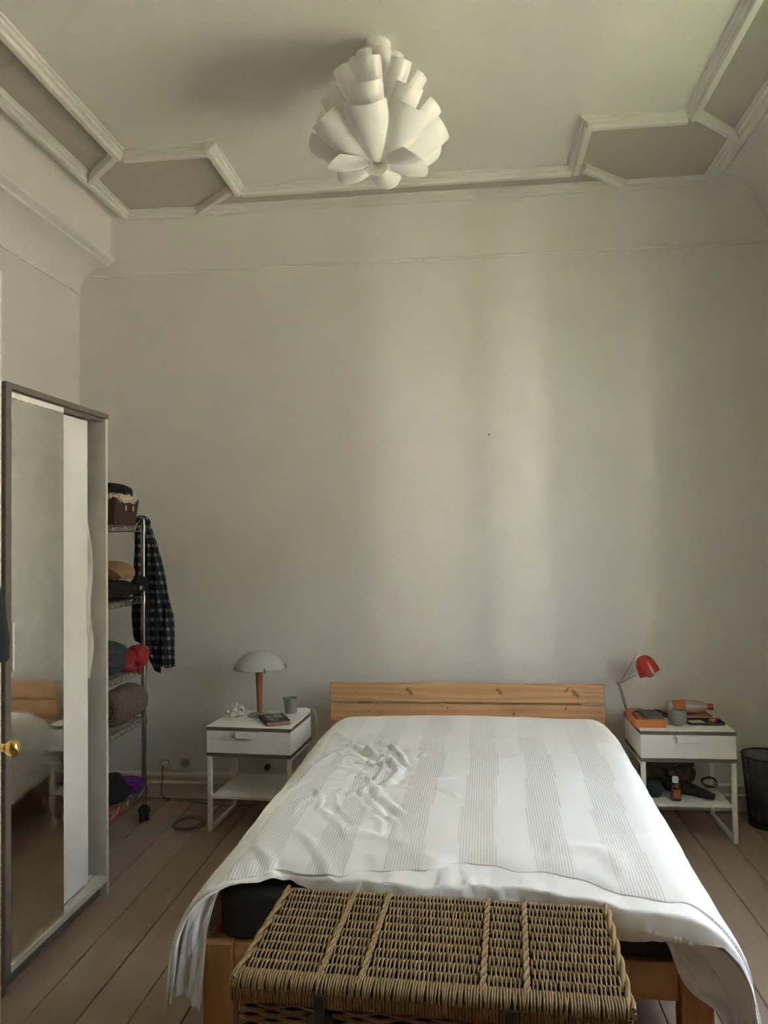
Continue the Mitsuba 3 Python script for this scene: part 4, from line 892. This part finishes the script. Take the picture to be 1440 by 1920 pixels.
add('white_plug', lathe([(0, 0), (.017, 0), (.018, .004), (.016, .026), (.009, .034), (0, .035)], 24, (-1.765, YB-.0110, .196), (0, -1, 0)), 'plastic_white', 40, 'white plug in the left wall socket', 'plug')
add('socket_cable', tube(spline([(-1.765, YB-.045, .196), (-1.766, YB-.062, .180), (-1.768, YB-.056, .12), (-1.77, YB-.050, .03), (-1.74, YB-.055, .005), (-1.62, YB-.075, .005), (-1.50, YB-.10, .005), (-1.40, YB-.12, .005), (-1.20, YB-.10, .005)], 80), .0032, 7), 'cable_grey', True, 'grey cable running down from the white plug and along the floor', 'cable')
add('black_plug', lathe([(0, 0), (.017, 0), (.018, .005), (.014, .028), (0, .034)], 20, (-1.165, YB-.001, .188), (0, -1, 0)), 'plastic_black', 40, 'black plug in the wall under the left nightstand', 'plug')
q = np.linspace(0, 2*PI*3.1, 150)
add('coiled_cable', tube(np.stack([-1.478+(.072+.010*np.sin(q*.37))*np.cos(q), 3.945+(.082+.010*np.cos(q*.41))*np.sin(q), .0035+.0055*q/(2*PI)], 1), .003, 7), 'cable_grey', True, 'thin grey cable coiled on the floor left of the left nightstand', 'cable')
add('wall_nail', lathe([(0, 0), (.003, 0), (.003, .010), (.005, .011), (.004, .013), (0, .0135)], 12, (.121, YB, 2.055), (0, -1, 0)), 'gap_dark', 40, 'single small nail in the bare wall above the bed', 'nail')

# ------------------------------------------------------------------ ceiling lamp
mat('lamp_plastic', (.80, .785, .765), .28, spec=.5)
LX, LY = -.322, 2.922
def petal(az, r0, z0, r1, z1, w0, w1, bow=.02, curl=.0, roundtip=.0, cup=.55, nu=22, nv=20):
    """a curved plastic leaf from (r0, z0) out to (r1, z1): hollow side towards the lamp's middle"""
    t = np.linspace(0, 1, nv)[None, :]*np.ones((nu, 1)); u = np.linspace(-1, 1, nu)[:, None]*np.ones((1, nv))
    w = w0+(w1-w0)*np.sin(np.clip(t*1.15, 0, 1)*PI/2)
    tt = t*(1-roundtip*np.abs(u)**2.2*t**2)
    dr_, dz_ = r1-r0, z1-z0; L = math.hypot(dr_, dz_); nr, nz = dz_/L, -dr_/L      # normal, outward and down
    r = r0+dr_*tt; z = z0+dz_*tt
    b = bow*np.sin(tt*PI*.9)+curl*tt**3
    ang = u*cup*PI/2
    tx = w/2*np.sin(ang)/math.sin(cup*PI/2); dn = -(w/2)*(1-np.cos(ang))/math.sin(cup*PI/2)
    r = r+nr*(b+dn); z = z+nz*(b+dn)
    P = np.stack([r, tx, z], -1)
    c, s_ = math.cos(az), math.sin(az)
    Q = np.stack([LX+P[..., 0]*c-P[..., 1]*s_, LY+P[..., 0]*s_+P[..., 1]*c, P[..., 2]], -1)
    return sheet(Q, .0016)
az0 = -PI/2-.09
k = 0
tiers = [(8, 0, .050, 3.120, .185, 3.245, .060, .088, .022, 0, .06, .80), (8, 0, .050, 3.000, .238, 3.118, .060, .118, .026, 0, .06, .76),
         (8, 0, .034, 2.920, .268, 3.020, .045, .158, .030, 0, .05, .70), (8, PI/8, .040, 3.18, .110, 3.325, .05, .070, .01, 0, .06, .75)]
for n_, off, r0, z0, r1, z1, w0, w1, bow, curl, rt_, cup in tiers:
    for j in range(n_):
        add(num('ceiling_lamp__petal', k), petal(az0+off+j*2*PI/n_, r0, z0, r1, z1, w0, w1, bow, curl, rt_, cup), 'lamp_plastic', 60); k += 1
for j, (da, r1, z1, w1) in enumerate(((.12, .135, 2.835, .085), (1.10, .200, 2.905, .12), (2.1, .20, 2.93, .12), (PI, .19, 2.93, .12), (-2.1, .20, 2.93, .12), (-1.12, .205, 2.905, .12))):
    add(num('ceiling_lamp__petal', k+j), petal(az0+da, .014, 2.932, r1, z1, .040, w1, .020, .008, .22, .62), 'lamp_plastic', 60)
add('ceiling_lamp__canopy', lathe([(0, 3.335), (.050, 3.335), (.052, 3.345), (.052, ZC), (0, ZC)], 40, (LX, LY, 0)), 'lamp_plastic', 40)
add('ceiling_lamp__stem', lathe([(0, 2.925), (.020, 2.925), (.024, 2.94), (.026, 3.34), (0, 3.34)], 24, (LX, LY, 0)), 'white_metal', 40)
tag('ceiling_lamp', 'white ceiling lamp of overlapping curved plastic petals', 'ceiling lamp')
